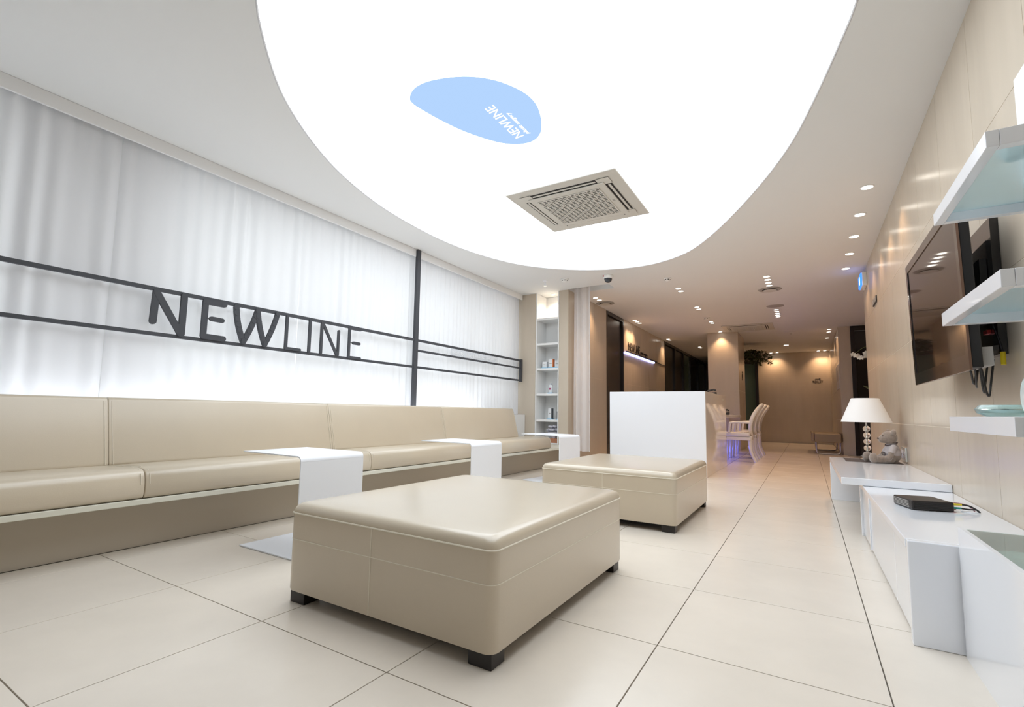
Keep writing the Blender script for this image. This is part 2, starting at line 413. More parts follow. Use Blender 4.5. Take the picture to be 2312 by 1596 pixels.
# ---- doors on the corridor wall
def door(name, x, y0, y1, label, handle=None, glass=False):
    fr = MB().box(x - .1, x + .006, y0, y0 + .05, 0, 2.56).box(x - .1, x + .006, y1 - .05, y1, 0, 2.56).box(x - .1, x + .006, y0 + .05, y1 - .05, 2.5, 2.56)
    d = struct(fr.build(name, DARKDOOR), label)
    MB().box(x - .07, x - .03, y0 + .052, y1 - .052, .01, 2.498).build('door_leaf' if not glass else 'glass_panel', DARKDOOR if not glass else GREENG, d)
    if handle:
        MB().cyl((x - .03, handle, 1.0), .022, .012, 'x', 14).box(x - .02, x + .012, handle - .01, handle + .01, .99, 1.01).box(x + .0, x + .014, handle - .01, handle + .11, .992, 1.008).build('handle', CHROME, d)
    return d
door('door_1', XL, 7.135, 8.085, 'tall dark door beside the blue lit lettering')
door('door_2', XL, 11.31, 12.45, 'first dark corridor door beyond the lettering wall', 12.3)
door('door_3', XL, 12.46, 13.55, 'second dark corridor door beyond the lettering wall', 12.6)
door('door_4', XL, 13.56, 14.55, 'greenish glass corridor panel between dark doors', None, True)
door('door_5', XL, 14.56, 15.75, 'third dark corridor door beyond the lettering wall', 14.7)
door('door_6', XL, 15.76, 17.3, 'last greenish glass corridor panel', None, True)
struct(MB().box(-.4, XL, 17.31, 18.0, 0, ZC).box(-.5, -.4, 5.9, 18.0, 0, ZC).build('wall_corridor_left', DARKDOOR), 'dark end of the corridor wall')
# dark door in the alcove
d7 = MB().box(3.632, 3.70, 10.79, 10.86, 0, 2.565).box(4.5, 4.598, 10.79, 10.86, 0, 2.565).box(3.70, 4.5, 10.79, 10.86, 2.47, 2.565)
d7 = struct(d7.build('door_7', DARKDOOR), 'dark framed opening beyond the end of the tiled wall')
MB().box(3.702, 4.498, 10.83, 10.86, .9, 2.468).build('dark_glass', BLACKGL, d7)
MB().box(3.702, 4.498, 10.83, 10.87, .01, .898).build('lower_panel', mat('brown_panel', (.05, .035, .028), .4), d7)
# glass door left of the end wall
d8 = MB().box(1.585, 1.655, 15.06, 15.12, 0, 2.36).box(.9, .96, 15.06, 15.12, 0, 2.36).box(.96, 1.585, 15.06, 15.12, 2.28, 2.36)
d8 = struct(d8.build('door_8', BLACKW), 'black framed glass door behind the pillar')
MB().box(.962, 1.583, 15.085, 15.095, .01, 2.278).build('glass_panel', GREENG, d8)
struct(MB().box(.4, 1.66, 15.12, 15.2, 2.37, ZC).box(.4, .898, 15.06, 15.12, 0, 2.36).build('wall_door_head', WTILE), 'beige wall over the glass door behind the pillar')

# ================================================================== WHITE NICHE
n = thing('wall_niche_shelf', (-.467, 5.67, .272), 'tall white shelf niche let into the beige wall beside the sheers', 'shelf niche')
MB().box(-.665, -.648, YN + .002, 5.845, .272, 2.566).build('side_panel', WPAINT, n)
MB().box(-.287, -.272, YN - .004, 5.845, .272, 2.566).build('side_panel', WPAINT, n)
MB().box(-.648, -.287, 5.82, 5.845, .272, 2.566).build('back_panel', WPAINT, n)
MB().box(-.648, -.287, YN + .004, 5.82, .272, .29).build('bottom_panel', WPAINT, n)
SHZ = [.632, 1.022, 1.408, 1.79, 2.178]
for z in SHZ: MB().box(-.647, -.288, YN + .012, 5.819, z - .032, z).build('shelf', WPAINT, n, bevel=.002)
def carton(x, y, z, wd, dp, h, front, side, label, stand=True, rot=0):
    t = thing('product_carton', (x, y, z), label, 'carton', 'cosmetic products in the niche')
    if stand: MB().box(x - wd/2 - .012, x + wd/2 + .012, y - dp/2 - .012, y + dp/2 + .012, z, z + .014).build('display_base', BLUEA, t)
    z1 = z + (.014 if stand else 0)
    MB().box(x - wd/2, x + wd/2 - .012, y - dp/2, y + dp/2, z1, z1 + h).build('carton_body', front, t)
    MB().box(x + wd/2 - .012, x + wd/2, y - dp/2, y + dp/2, z1, z1 + h).build('side_stripe', side, t)
    MB().box(x - wd/2 + .012, x + wd/2 - .022, y - dp/2 - .001, y - dp/2, z1 + h*.45, z1 + h*.55).build('print', GREY, t)
    return t
carton(-.555, 5.62, SHZ[2], .07, .06, .09, CARD, CARD, 'small plain white carton on the niche shelf, left of the orange edged one')
carton(-.447, 5.62, SHZ[2], .075, .06, .125, CARD, ORANGE, 'white carton with an orange edge on the niche shelf')
carton(-.345, 5.62, SHZ[2], .07, .06, .105, CARD, MAG, 'white carton with a plum edge on the niche shelf')
carton(-.455, 5.62, SHZ[0], .06, .06, .155, CARD, mat('carton_slate', (.12, .13, .14), .5), 'tall white carton with dark marks on the lowest niche shelf')
carton(-.325, 5.64, SHZ[0], .05, .06, .11, mat('carton_slate', (.12, .13, .14), .5), MATS['carton_slate'], 'dark little carton at the right edge of the lowest niche shelf')
bt = thing('lotion_bottle', (-.46, 5.62, SHZ[1]), 'white pump bottle on a blue base alone on its niche shelf', 'bottle')
MB().box(-.50, -.42, 5.58, 5.66, SHZ[1], SHZ[1] + .014).build('display_base', BLUEA, bt)
MB().lathe((-.46, 5.62, SHZ[1] + .014), [(0, 0), (.026, 0), (.028, .01), (.028, .11), (.022, .122), (0, .123)], 24).build('bottle_body', CARD, bt, smooth=True)
MB().cyl((-.46, 5.62, SHZ[1] + .137), .022, .022, 'z', 20).build('cap', mat('grey_cap', (.55, .57, .6), .3), bt, smooth=True)
MB().box(-.475, -.445, 5.5905, 5.5925, SHZ[1] + .06, SHZ[1] + .085).build('print', MAG, bt)
b2 = MB().box(-.325, -.29, 5.58, 5.66, SHZ[1], SHZ[1] + .016).build('display_block', BLUEA); tag(b2, 'blue acrylic block beside the pump bottle', 'display block')
# bouquet and box at the niche bottom
bx = thing('wooden_box', (-.38, 5.62, .29), 'reddish wooden box at the bottom of the niche under the bouquet', 'box')
MB().box(-.46, -.30, 5.54, 5.72, .29, .335).build('box_body', WOODR, bx, bevel=.003); MB().box(-.462, -.298, 5.538, 5.722, .335, .352).build('lid', WOODR, bx, bevel=.003)
bq = thing('bouquet', (-.40, 5.62, .353), 'lilac white bouquet of paper roses standing in the niche bottom', 'bouquet')
MB().lathe((-.40, 5.62, .353), [(0, 0), (.03, 0), (.06, .06), (.105, .10), (.10, .10), (.055, .065), (0, .01)], 18).build('wrapping', ROSED, bq, smooth=True)
for k, (dx, dy, dz) in enumerate([(-.07,-.02,.13),(0,-.06,.13),(.055,-.03,.135),(-.035,-.04,.175),(.03,-.04,.18),(-.085,.03,.12),(.0,.03,.17),(.06,.04,.14),(-.04,.05,.15)]):
    mb = MB(); c = Vector((-.40 + dx, 5.62 + dy, .353 + dz))
    mb.sphere(c, .02, (1, 1, .9), 8, 6)
    for q in range(7):
        a = q * 2.4; rr = .018 + .0028 * q
        ax = Matrix.Rotation(a, 3, 'Z') @ Matrix.Rotation(.55 + .06*q, 3, 'Y')
        mb.sphere(c + Vector((math.cos(a)*rr, math.sin(a)*rr, -.002*q + .004)), .021, (.28, 1, 1), 8, 5, ax)
    mb.build('rose', ROSE, bq, smooth=True)

# ================================================================== BANQUETTE
YS, YE = -2.2, 4.64
so = thing('banquette_sofa', (-.4, 1.2, 0), 'long cream leather banquette along the sheer curtain wall', 'sofa')
MB().box(-.60, -.18, YS, 5.46, 0, .245).build('plinth', PLINTH, so)
MB().box(-.61, 0.0, YS, 5.49, .245, .272).build('seat_ledge', LEDGE, so, bevel=.003)
MB().box(-.97, -.605, YS, YE + .02, 0, .69).build('back_ledge', WPAINT, so)
MB().box(-.97, -.83, YE + .02, 5.49, 0, .70).build('end_board', WPAINT, so, bevel=.003)
cuts = [YS, -1.4, .106, 1.615, 3.1, YE]
def rounded(poly, rad, k=5):
    out = []; n_ = len(poly)
    for i in range(n_):
        p, c, q = Vector(poly[i-1]), Vector(poly[i]), Vector(poly[(i+1) % n_]); a = (p-c); b = (q-c)
        r_ = min(rad, a.length*.45, b.length*.45); a = c + a.normalized()*r_; b = c + b.normalized()*r_
        for t in [j/k for j in range(k+1)]: out.append(tuple((1-t)**2*a + 2*t*(1-t)*c + t*t*b))
    return out
def cushion_mesh(name, poly, y0, y1, rad, parent):
    n_ = 3; prof = rounded(poly, rad); N = len(prof)
    cx_ = sum(p[0] for p in prof)/N; cz_ = sum(p[1] for p in prof)/N
    vs = []; fs = []
    e = .006
    sts = [(y0 + .001, e), (y0 + .0028, e*.35), (y0 + e, 0), ((y0+y1)/2, -.002), (y1 - e, 0), (y1 - .0028, e*.35), (y1 - .001, e)]
    for y, ins in sts:
        for p in prof:
            d = Vector((p[0]-cx_, p[1]-cz_)); L = d.length
            vs.append((p[0] - d.x/L*ins, y, p[1] - d.y/L*ins))
    for i in range(len(sts) - 1):
        for k in range(N): fs.append((i*N+k, i*N+(k+1) % N, (i+1)*N+(k+1) % N, (i+1)*N+k))
    fs += [tuple(range(N)), tuple(range((len(sts)-1)*N, len(sts)*N))]
    return MB().add(vs, fs).build(name, LEATHER, parent, smooth=True)
for a, b in zip(cuts, cuts[1:]):
    e = .07 if b == YE else 0
    sc = cushion_mesh('seat_cushion', [(-.50, .273), (-.005, .273), (.004, .33), (-.012, .415), (-.10, .425), (-.50, .405)], a, b + e, .05, so)
    for yy, sg in ((a, 1), (b + e, -1)):
        MB().tube([(-.44, yy + sg*.02, .4085), (-.12, yy + sg*.02, .4245), (-.035, yy + sg*.02, .4165), (-.006, yy + sg*.02, .392), (.0015, yy + sg*.02, .345)], .0014, 6).build('stitching', STITCH, sc, smooth=True)
    bc = cushion_mesh('back_cushion', [(-.60, .40), (-.445, .40), (-.54, .782), (-.60, .782)], a, b, .022, so)
    for yy, sg in ((a, 1), (b, -1)):
        MB().tube([(-.4455 - .0, yy + sg*.018, .41), (-.4868, yy + sg*.018, .575), (-.5335, yy + sg*.018, .762)], .0014, 6).build('stitching', STITCH, bc, smooth=True)
strip = MB().box(-.82, -.79, YS, 4.35, .691, .70).build('light_strip', emitter('led_white', (.90, .95, 1), 16), so)
tag(strip, 'cool white strip light behind the backrest')

# ================================================================== OTTOMANS
def ottoman(loc, label, so_=-.026):
    W, D = .95, 1.14
    t = thing('ottoman', loc, label, 'ottoman', 'cream leather ottomans')
    x, y = loc[0], loc[1]
    def soft_box(z0, z1, name, puff):
        # rounded box as a grid so that the top can swell a little
        nx, ny = 28, 32; r = .035
        mb = MB()
        def rr(u, v, inset=0):
            return (x + (u - .5) * (W - 2*inset), y + (v - .5) * (D - 2*inset))
        per = []
        hw, hd = W/2, D/2
        for (cx_, cy_, a0) in ((hw - r, -hd + r, -90), (hw - r, hd - r, 0), (-hw + r, hd - r, 90), (-hw + r, -hd + r, 180)):
            for k in range(6):
                a = math.radians(a0 + 90 * k / 5); per.append((cx_ + r*math.cos(a), cy_ + r*math.sin(a)))
        # subdivide the straight runs
        pts = []
        for i in range(len(per)):
            p, q = Vector(per[i]), Vector(per[(i+1) % len(per)]); L = (q - p).length; k = max(1, int(L / .06))
            for j in range(k): pts.append(p + (q - p) * j / k)
        prof = [(0, z0), (0, z1 - .032), (.003, z1 - .020), (.010, z1 - .009), (.022, z1 - .002), (.036, z1 + .001)] if puff else [(.002, z0), (0, z0 + .006), (0, z1)]
        rings = []
        for ins, z in prof:
            rings.append([(p.x * (1 - ins/hw), p.y * (1 - ins/hd), z) for p in pts])
        if puff:
            for s_, in [(f,) for f in (.85, .7, .5, .3, .12)]:
                def hz(px, py):
                    u, v = px/hw, py/hd
                    crease = .006 * math.exp(-((px - so_)/.03)**2) * max(0, (-v - .0))**3
                    return z1 + .001 + .016 * (1 - u*u) * (1 - v*v) - crease
                rings.append([(p.x*.962*s_, p.y*.968*s_, hz(p.x*.962*s_, p.y*.968*s_)) for p in pts])
        vs = []; fs = []; N = len(pts)
        for rg in rings: vs += [(x + a, y + b, c) for a, b, c in rg]
        for i in range(len(rings) - 1):
            for k in range(N): fs.append((i*N+k, i*N+(k+1) % N, (i+1)*N+(k+1) % N, (i+1)*N+k))
        fs.append(tuple(range(N))[::-1]); fs.append(tuple(range((len(rings)-1)*N, len(rings)*N)))
        mb.add(vs, fs)
        return mb.build(name, LEATHER, t, smooth=True), pts
    body, pts = soft_box(.046, .334, 'body', False)
    topc, _ = soft_box(.3345, .372, 'top_cushion', True)
    MB().tube([(x + p.x*1.002, y + p.y*1.002, .3352) for p in pts], .0028, 6, True).build('piping', STITCH, topc, smooth=True)
    MB().tube([(x + p.x*1.0005, y + p.y*1.0005, .238) for p in pts], .0016, 6, True).build('seam', STITCH, body, smooth=True)
    MB().tube([(x + so_, y - D/2 - .0002, .05), (x + so_, y - D/2 - .0006, .2), (x + so_, y - D/2 - .0002, .333)], .0018, 6).build('seam', STITCH, body, smooth=True)
    MB().tube([(x + .055, y + D/2 + .0002, .05), (x + .055, y + D/2 + .0006, .2), (x + .055, y + D/2 + .0002, .333)], .0018, 6).build('seam', STITCH, body, smooth=True)
    MB().box(x - W/2 + .05, x + W/2 - .05, y - D/2 + .06, y + D/2 - .06, .03, .0455).build('under_frame', BLACKW, t)
    for sx in (-1, 1):
        for sy in (-1, 1):
            a, b = sorted((x + sx*(W/2 - .012), x + sx*(W/2 - .095))); c, d = sorted((y + sy*(D/2 - .012), y + sy*(D/2 - .085)))
            MB().box(a, b, c, d, 0, .0455).build('leg', BLACKW, t, bevel=.002, seg=1)
    return t
ottoman((1.582, .724, 0), 'large cream leather ottoman in the foreground')
ottoman((1.648, 2.722, 0), 'cream leather ottoman in front of the white reception counter', -.006)

# ================================================================== C-SHAPED SIDE TABLES
def side_table(x0, y0, label, top_z=.502, rot=0):
    t = thing('side_table', (x0, y0, 0), label, 'side table', 'white C-shaped side tables')
    X1 = x0; X0 = x0 - .50; th = .006; r = .028
    prof_o = [(X0, top_z)] + [(X1 - r + r*math.sin(a), top_z - r + r*math.cos(a)) for a in [math.pi/2*k/8 for k in range(9)]]
    prof_i = [(X1 - r + (r-th)*math.sin(a), top_z - r + (r-th)*math.cos(a)) for a in [math.pi/2*k/8 for k in range(8, -1, -1)]] + [(X0, top_z - th)]
    def strip3(po, pi_, name):
        # quads strip between outer and inner profile, extruded along y
        vs = []; fs = []
        k = len(po)
        for (a, b) in zip(po, pi_[::-1]):
            vs += [(a[0], y0, a[1]), (b[0], y0, b[1]), (b[0], y0 + .4, b[1]), (a[0], y0 + .4, a[1])]
        for i in range(k - 1):
            for q in range(4): fs.append((i*4+q, i*4+(q+1) % 4, (i+1)*4+(q+1) % 4, (i+1)*4+q))
        fs += [(0, 1, 2, 3), tuple(4*(k-1) + q for q in (3, 2, 1, 0))]
        return MB().add(vs, fs).build(name, SATIN, t, smooth=True)
    strip3(prof_o, prof_i, 'table_top')
    MB().box(X1 - th, X1, y0, y0 + .4, .008, top_z - r - .0005).build('upright', SATIN, t)
    MB().box(X0 + .02, X1, y0, y0 + .4, 0.0005, .0078).build('base_plate', SATIN, t, bevel=.001, seg=1)
    t.rotation_euler = (0, 0, rot)
    return t
side_table(.715, .475, 'white C-shaped side table nearest the viewer, behind the big ottoman')
side_table(.73, 1.90, 'middle white C-shaped side table pushed over the banquette', rot=-.03)
side_table(.65, 3.58, 'farthest white C-shaped side table near the shelf niche', rot=-.15)

# ================================================================== STEEL FRAME SIGN
sg = thing('wall_sign', (-.88, 1.6, .70), 'dark steel bar sign lettered NEWLINE in front of the sheers', 'sign')
x0, x1 = -.888, -.866
MB().box(x0, x1, -2.6, 3.0, 1.512, 1.538).build('top_rail', STEEL, sg)
MB().box(x0, x1, -2.6, 3.0, 1.208, 1.232).build('bottom_rail', STEEL, sg)
MB().box(x0 - .005, x1 + .006, 3.0, 3.055, .70, 2.56).build('post', STEEL, sg)
MB().box(x0, x1, 3.055, 5.45, 1.512, 1.538).build('top_rail', STEEL, sg)
MB().box(x0, x1, 3.055, 5.45, 1.398, 1.42).build('middle_rail', STEEL, sg)
MB().box(x0, x1, 3.055, 5.45, 1.208, 1.232).build('bottom_rail', STEEL, sg)
MB().box(x0 - .005, x1 + .006, 5.40, 5.45, 1.2, 1.545).build('end_post', STEEL, sg)
lx0, lx1 = -.872, -.855
wN = .042; wT = .024
def letter(strokes, extra=None):
    mb = MB()
    k = 0
    for pts, wd in strokes:
        for a, b in zip(pts, pts[1:]):
            k += 1; mb.stroke([a, b], wd, lx0 + .0003*k, lx1 + .0003*k, False)
        for q in pts:
            k += 1; mb.cyl((lx0 + .0003*k, q[0], q[1]), wd/2, lx1 - lx0, 'x', 18)
    return mb.build('letter', STEEL, sg)
letter([([(.424, 1.302), (.432, 1.502)], wN), ([(.437, 1.498), (.598, 1.243)], wN), ([(.604, 1.243), (.606, 1.512)], wN)])
letter([([(.885, 1.502), (.752, 1.502), (.750, 1.247), (.892, 1.245)], wN*.95), ([(.800, 1.382), (.875, 1.380)], .034), ([(.765, 1.382), (.80, 1.382)], .006)])
def arc(p, q, b):
    return [((p[0]*(1-t) + q[0]*t) + b*4*t*(1-t), p[1]*(1-t) + q[1]*t) for t in [k/6 for k in range(7)]]
letter([(arc((.978, 1.503), (1.045, 1.245), -.012), .042), (arc((1.047, 1.245), (1.145, 1.503), .008), .040), (arc((1.147, 1.503), (1.218, 1.245), -.010), .040), (arc((1.220, 1.245), (1.314, 1.508), .008), .038)])
letter([([(1.414, 1.510), (1.413, 1.238), (1.545, 1.238)], wT)])
letter([([(1.640, 1.512), (1.639, 1.238)], wT)])
letter([([(1.765, 1.508), (1.763, 1.238)], wT), ([(1.775, 1.505), (1.938, 1.240)], wT), ([(1.950, 1.240), (1.951, 1.462)], wT*.9)])
letter([([(2.212, 1.512), (2.080, 1.512), (2.078, 1.232), (2.215, 1.232)], wT), ([(2.13, 1.374), (2.20, 1.373)], .028), ([(2.085, 1.374), (2.13, 1.374)], .005)])
ac = MB().box(-.879, -.876, 3.68, 4.75, 1.421, 1.511).build('acrylic_strip', mat('clear_acrylic', (.90, .91, .93), .1, trans=.9, ior=1.1), sg)
for wd_, y_, ln_, hh_ in (('beauty', 3.70, .25, .062), ('and', 3.99, .13, .05), ('plastic', 4.16, .26, .062), ('surgery', 4.46, .27, .062)):
    text(wd_, 'lettering', mat('frost_letter', (.80, .81, .83), .6), ac, .06, frame4((-.8755, y_, 1.435), (0, 1, 0), (0, 0, 1)), .0008, fit=(ln_, hh_))

# ================================================================== SHEER CURTAINS
SHEER = cloth('sheer_cloth', (.90, .90, .92), .40)
WHITEC = cloth('white_curtain_cloth', (.93, .92, .92), .45)
def curtain(name, y0, y1, z0, z1, label, lam=.105, amp=.020, seed=1, xb=-.945, ny=None):
    r = random.Random(seed); L = y1 - y0; ny = ny or int(L / .008); nz = 14
    ph = [r.uniform(0, 6.28) for _ in range(6)]
    vs = []; fs = []
    for i in range(ny + 1):
        y = y0 + L * i / ny
        for j in range(nz + 1):
            t = j / nz; z = z0 + (z1 - z0) * t
            wv = math.sin(2*math.pi*y/lam + .9*math.sin(2*math.pi*y/.83 + ph[0]) + .25*math.sin(3*t + ph[1]))
            am = amp * (.55 + .45*math.sin(2*math.pi*y/.61 + ph[2]) * math.sin(2*math.pi*y/1.7 + ph[3])) * (1 - .25*t)
            top = math.exp(-((1 - t)/.05)**2) * .006 * math.sin(2*math.pi*y/(lam*.5) + ph[4])
            vs.append((xb + am*wv + top + .004*math.sin(2*math.pi*y/.3 + 2*t + ph[5]), y, z))
    for i in range(ny):
        for j in range(nz): a = i*(nz+1)+j; fs.append((a, a+nz+1, a+nz+2, a+1))
    o = MB().add(vs, fs).build(name, SHEER, smooth=False)
    for p in o.data.polygons: p.use_smooth = True
    return tag(o, label, 'curtain', 'sheer curtains behind the banquette')
curtain('sheer_curtain', -2.9, .20, .705, 2.54, 'sheer white curtain at the left end, left of the first lettered N', .125, .024, 1)
curtain('sheer_curtain', .202, 1.573, .705, 2.54, 'sheer white curtain behind the bold letters N, E and W', .115, .018, 2, -.948)
curtain('sheer_curtain', 1.575, 3.022, .705, 2.54, 'brightest sheer white curtain, just left of the dark upright post', .10, .015, 3)
curtain('sheer_curtain', 3.025, 5.46, .705, 2.54, 'sheer white curtain between the dark upright post and the beige wall', .085, .014, 4, -.948)
def drape():
    vs = []; fs = []; nx = 150; nz = 16
    for i in range(nx + 1):
        u = i / nx; x = -.075 + .27 * u
        for j in range(nz + 1):
            t = j / nz; z = .19 + (2.60 - .19) * t
            y = 5.60 + .040 * math.sin(2*math.pi*u*2.9 + .6*math.sin(5*u)) * (.85 + .15*math.cos(2.5*t)) + .008*math.sin(2*math.pi*u*6.3 + 1)
            vs.append((x + .006*math.sin(5*t)*(u - .5), y, z))
    for i in range(nx):
        for j in range(nz): a = i*(nz+1)+j; fs.append((a, a+nz+1, a+nz+2, a+1))
    o = MB().add(vs, fs).build('white_curtain', WHITEC)
    for p in o.data.polygons: p.use_smooth = True
    return tag(o, 'gathered white curtain hanging from the ceiling slot beside the niche pillar', 'curtain')
drape()

# ================================================================== RIGHT SIDE FURNITURE
# low cabinet
cb = thing('low_cabinet', (3.31, 1.96, 0), 'long low white gloss cabinet under the television', 'cabinet')
MB().box(3.104, XR - .002, 1.1085, 2.8245, .305, .335).build('top_panel', LAQ, cb, bevel=.003)
MB().box(3.106, XR - .004, 1.074, 1.108, 0.0, .335).build('end_panel', LAQ, cb, bevel=.004)
MB().box(3.106, XR - .004, 2.825, 2.858, 0.0, .335).build('end_panel', LAQ, cb, bevel=.002)
MB().box(3.14, XR - .004, 1.109, 2.824, .012, .304).build('body', SATIN, cb)
MB().box(3.16, XR - .004, 1.12, 2.82, 0, .0115).build('plinth', SATIN, cb)
for a, b in ((1.112, 1.49), (1.494, 2.38), (2.40, 2.822)): MB().box(3.118, 3.1395, a, b, .014, .300).build('door', LAQ, cb, bevel=.0015, seg=2)
MB().box(3.112, 3.139, 2.382, 2.398, .014, .30).build('edge_strip', SATIN, cb)
# console shelf overlapping the cabinet
ds = thing('console_shelf', (3.25, 3.5, 0), 'white gloss console shelf carrying the lamp and teddy bear', 'console')
MB().box(3.0, XR - .002, 2.59, 4.39, .3365, .379).build('top_panel', LAQ, ds, bevel=.003)
MB().box(3.0, XR - .004, 4.345, 4.388, 0, .336).build('end_panel', LAQ, ds, bevel=.002)
# glass topped display case
gc = thing('display_case', (3.37, .35, 0), 'white display case with a glass top at the right edge', 'display case')
MB().box(3.233, 3.245, -.5, 1.062, 0, .40).build('front_panel', LAQ, gc)
MB().box(3.246, XR - .003, 1.05, 1.062, 0, .385).build('end_panel', LAQ, gc)
MB().box(3.246, XR - .003, -.5, 1.0495, 0, .33).build('body', mat('case_inside', (.56, .69, .71), .4), gc)
MB().box(3.2455, XR - .003, -.5, 1.0495, .386, .396).build('glass_top', mat('case_glass', (.80, .95, .94), .02, trans=1, ior=1.35), gc)
dd = thing('frosted_flower_dish', (3.37, .86, .331), 'scalloped pale aqua dish inside the glass topped case', 'dish')
def scallop():
    vs = [(3.37, .86, .335)]; fs = []; n_ = 72
    for k, (rad, z) in enumerate(((.05, .336), (.09, .340), (.115, .350), (.118, .346), (.09, .333), (.05, .3315))):
        for i in range(n_):
            a = 2*math.pi*i/n_; rr = rad * (1 + .07*abs(math.sin(4*a)))
            vs.append((3.37 + rr*math.cos(a), .86 + rr*math.sin(a), z))
    for i in range(n_): fs.append((0, 1+i, 1+(i+1) % n_))
    for k in range(5):
        for i in range(n_): fs.append((1+k*n_+i, 1+(k+1)*n_+i, 1+(k+1)*n_+(i+1) % n_, 1+k*n_+(i+1) % n_))
    return MB().add(vs, fs)
scallop().build('dish_body', mat('aqua_porcelain', (.60, .78, .78), .2), dd, smooth=True)
# wall shelves
def wall_shelf(z0, z1, y0, y1, label):
    t = thing('wall_shelf', ((3.235+XR)/2, (y0+y1)/2, z0), label, 'wall shelf', 'white framed glass wall shelves')
    MB().box(3.235, 3.26, y0, y1, z0, z1).build('front_rail', LAQ, t, bevel=.0015, seg=2)
    MB().box(3.2605, XR - .002, y0, y0 + .028, z0, z1).build('side_rail', LAQ, t, bevel=.0015, seg=2)
    MB().box(3.2605, XR - .002, y1 - .028, y1, z0, z1).build('side_rail', LAQ, t, bevel=.0015, seg=2)
    MB().box(XR - .022, XR - .002, y0 + .0285, y1 - .0285, z0, z1).build('back_rail', LAQ, t)
    MB().box(3.2605, XR - .0225, y0 + .0285, y1 - .0285, z1 - .013, z1 - .003).build('glass_panel', FROST, t)
    return t
wall_shelf(1.408, 1.45, .525, 1.11, 'upper white framed wall shelf with a frosted glass panel')
wall_shelf(1.052, 1.095, .50, 1.09, 'middle white framed wall shelf with a frosted glass panel')
wall_shelf(.703, .749, .485, 1.085, 'lowest white framed wall shelf, below the television level')
def board(x, y0, y1, z, h, label):
    t = thing('display_board', (x, (y0+y1)/2, z), label, 'board')
    MB().box(x, x + .012, y0, y1, z, z + h).build('panel', CARD, t, bevel=.002)
    MB().box(x + .013, x + .05, (y0+y1)/2 - .02, (y0+y1)/2 + .02, z, z + h*.6).build('stand', CARD, t)
board(3.42, .62, .975, 1.4505, .345, 'white board standing on the upper wall shelf')
board(3.42, .60, .945, 1.0955, .30, 'white board standing on the middle wall shelf')
def sitem(name, cat, label, c, prof, material):
    t = thing(name, c, label, cat); MB().lathe(c, prof, 36).build(name.split('_')[-1] + '_body', material, t, smooth=True); return t
sitem('white_trinket_bowl', 'bowl', 'little white bowl on the upper wall shelf', (3.34, .72, 1.4505), [(0, .002), (.022, 0), (.034, .016), (.038, .034), (.035, .034), (.03, .018), (0, .008)], PORC)
sitem('glass_dish', 'dish', 'clear glass dish on the middle wall shelf', (3.36, .72, 1.0955), [(0, .002), (.035, 0), (.06, .016), (.075, .03), (.072, .031), (.055, .019), (0, .006)], GLASS)
sitem('aqua_glass_bowl', 'bowl', 'low aqua glass bowl on the lowest wall shelf', (3.345, .985, .7495), [(0, .002), (.04, 0), (.064, .012), (.068, .024), (.058, .036), (.054, .034), (.06, .022), (.038, .006), (0, .005)], AQUA)
pl = thing('upright_plate', (3.34, .765, .7495), 'pale round plate standing on edge on the lowest wall shelf', 'plate')
MB().cyl((3.335, .765, .7495 + .054), .0535, .010, 'x', 40).build('plate_body', mat('pale_aqua', (.72, .82, .80), .2), pl, bevel=.003)
MB().cyl((3.3325, .765, .7495 + .054), .032, .002, 'x', 32).build('plate_centre', PORC, pl, smooth=True)

# television
tv = thing('television', (3.40, 1.895, .93), 'flat black television on a wall bracket above the low cabinet', 'television')
def tilt(mb):
    a = .02
    mb.v = [(3.36 + (v[0]-3.36)*math.cos(a) - (v[2]-.93)*math.sin(a), v[1], .93 + (v[0]-3.36)*math.sin(a) + (v[2]-.93)*math.cos(a)) for v in mb.v]; return mb
tilt(MB().box(3.362, 3.395, 1.372, 2.42, .932, 1.585)).build('housing', BLACKP, tv, bevel=.004, seg=2)
tilt(MB().box(3.354, 3.3615, 1.366, 2.426, .926, .985).box(3.354, 3.3615, 1.366, 2.426, 1.55, 1.591).box(3.354, 3.3615, 1.366, 1.402, .985, 1.55).box(3.354, 3.3615, 2.39, 2.426, .985, 1.55)).build('bezel', mat('tv_bezel', (.010, .008, .009), .08, coat=.6), tv)
tilt(MB().box(3.3575, 3.3612, 1.403, 2.389, .986, 1.549)).build('screen', mat('tv_screen', (.018, .011, .009), .03, coat=.3), tv)
tilt(MB().box(3.354, 3.3618, 1.3645, 1.3665, .926, 1.591).box(3.354, 3.3618, 2.4255, 2.4275, .926, 1.591).box(3.354, 3.3618, 1.366, 2.426, .924, .9262)).build('edge_line', mat('tv_edge', (.16, .09, .06), .2), tv)
MB().box(3.40, 3.46, 1.72, 1.92, 1.05, 1.5).box(3.46, 3.482, 1.62, 1.95, 1.15, 1.4).build('bracket', BLACKP, tv)
MB().box(3.484, XR - .001, 1.557, 1.98, .998, 1.55).build('wall_plate', BLACKGL, tv)
for k, (y0, dy, dz) in enumerate(((1.44, .10, .085), (1.50, .16, .06), (1.56, .11, .045), (1.42, .05, .10))):
    MB().tube(spline([(3.385, y0, .96), (3.40, y0 + .01, .93), (3.41, y0 + dy*.35, .93 - dz*.8), (3.42, y0 + dy*.6, .93 - dz), (3.43, y0 + dy*.9, .93 - dz*.6), (3.445, y0 + dy, .97)], 6, False), .0036, 8).build('cable', BLACKP, tv, smooth=True)
tilt(MB().box(3.3955, 3.43, 1.40, 1.66, .94, 1.01)).build('connector_block', GREY, tv)
yp = MB().cyl((3.49, 1.545, .955), .008, .05, 'z', 14).build('plug', YEL, tv, smooth=True); tag(yp, 'yellow cable plug')
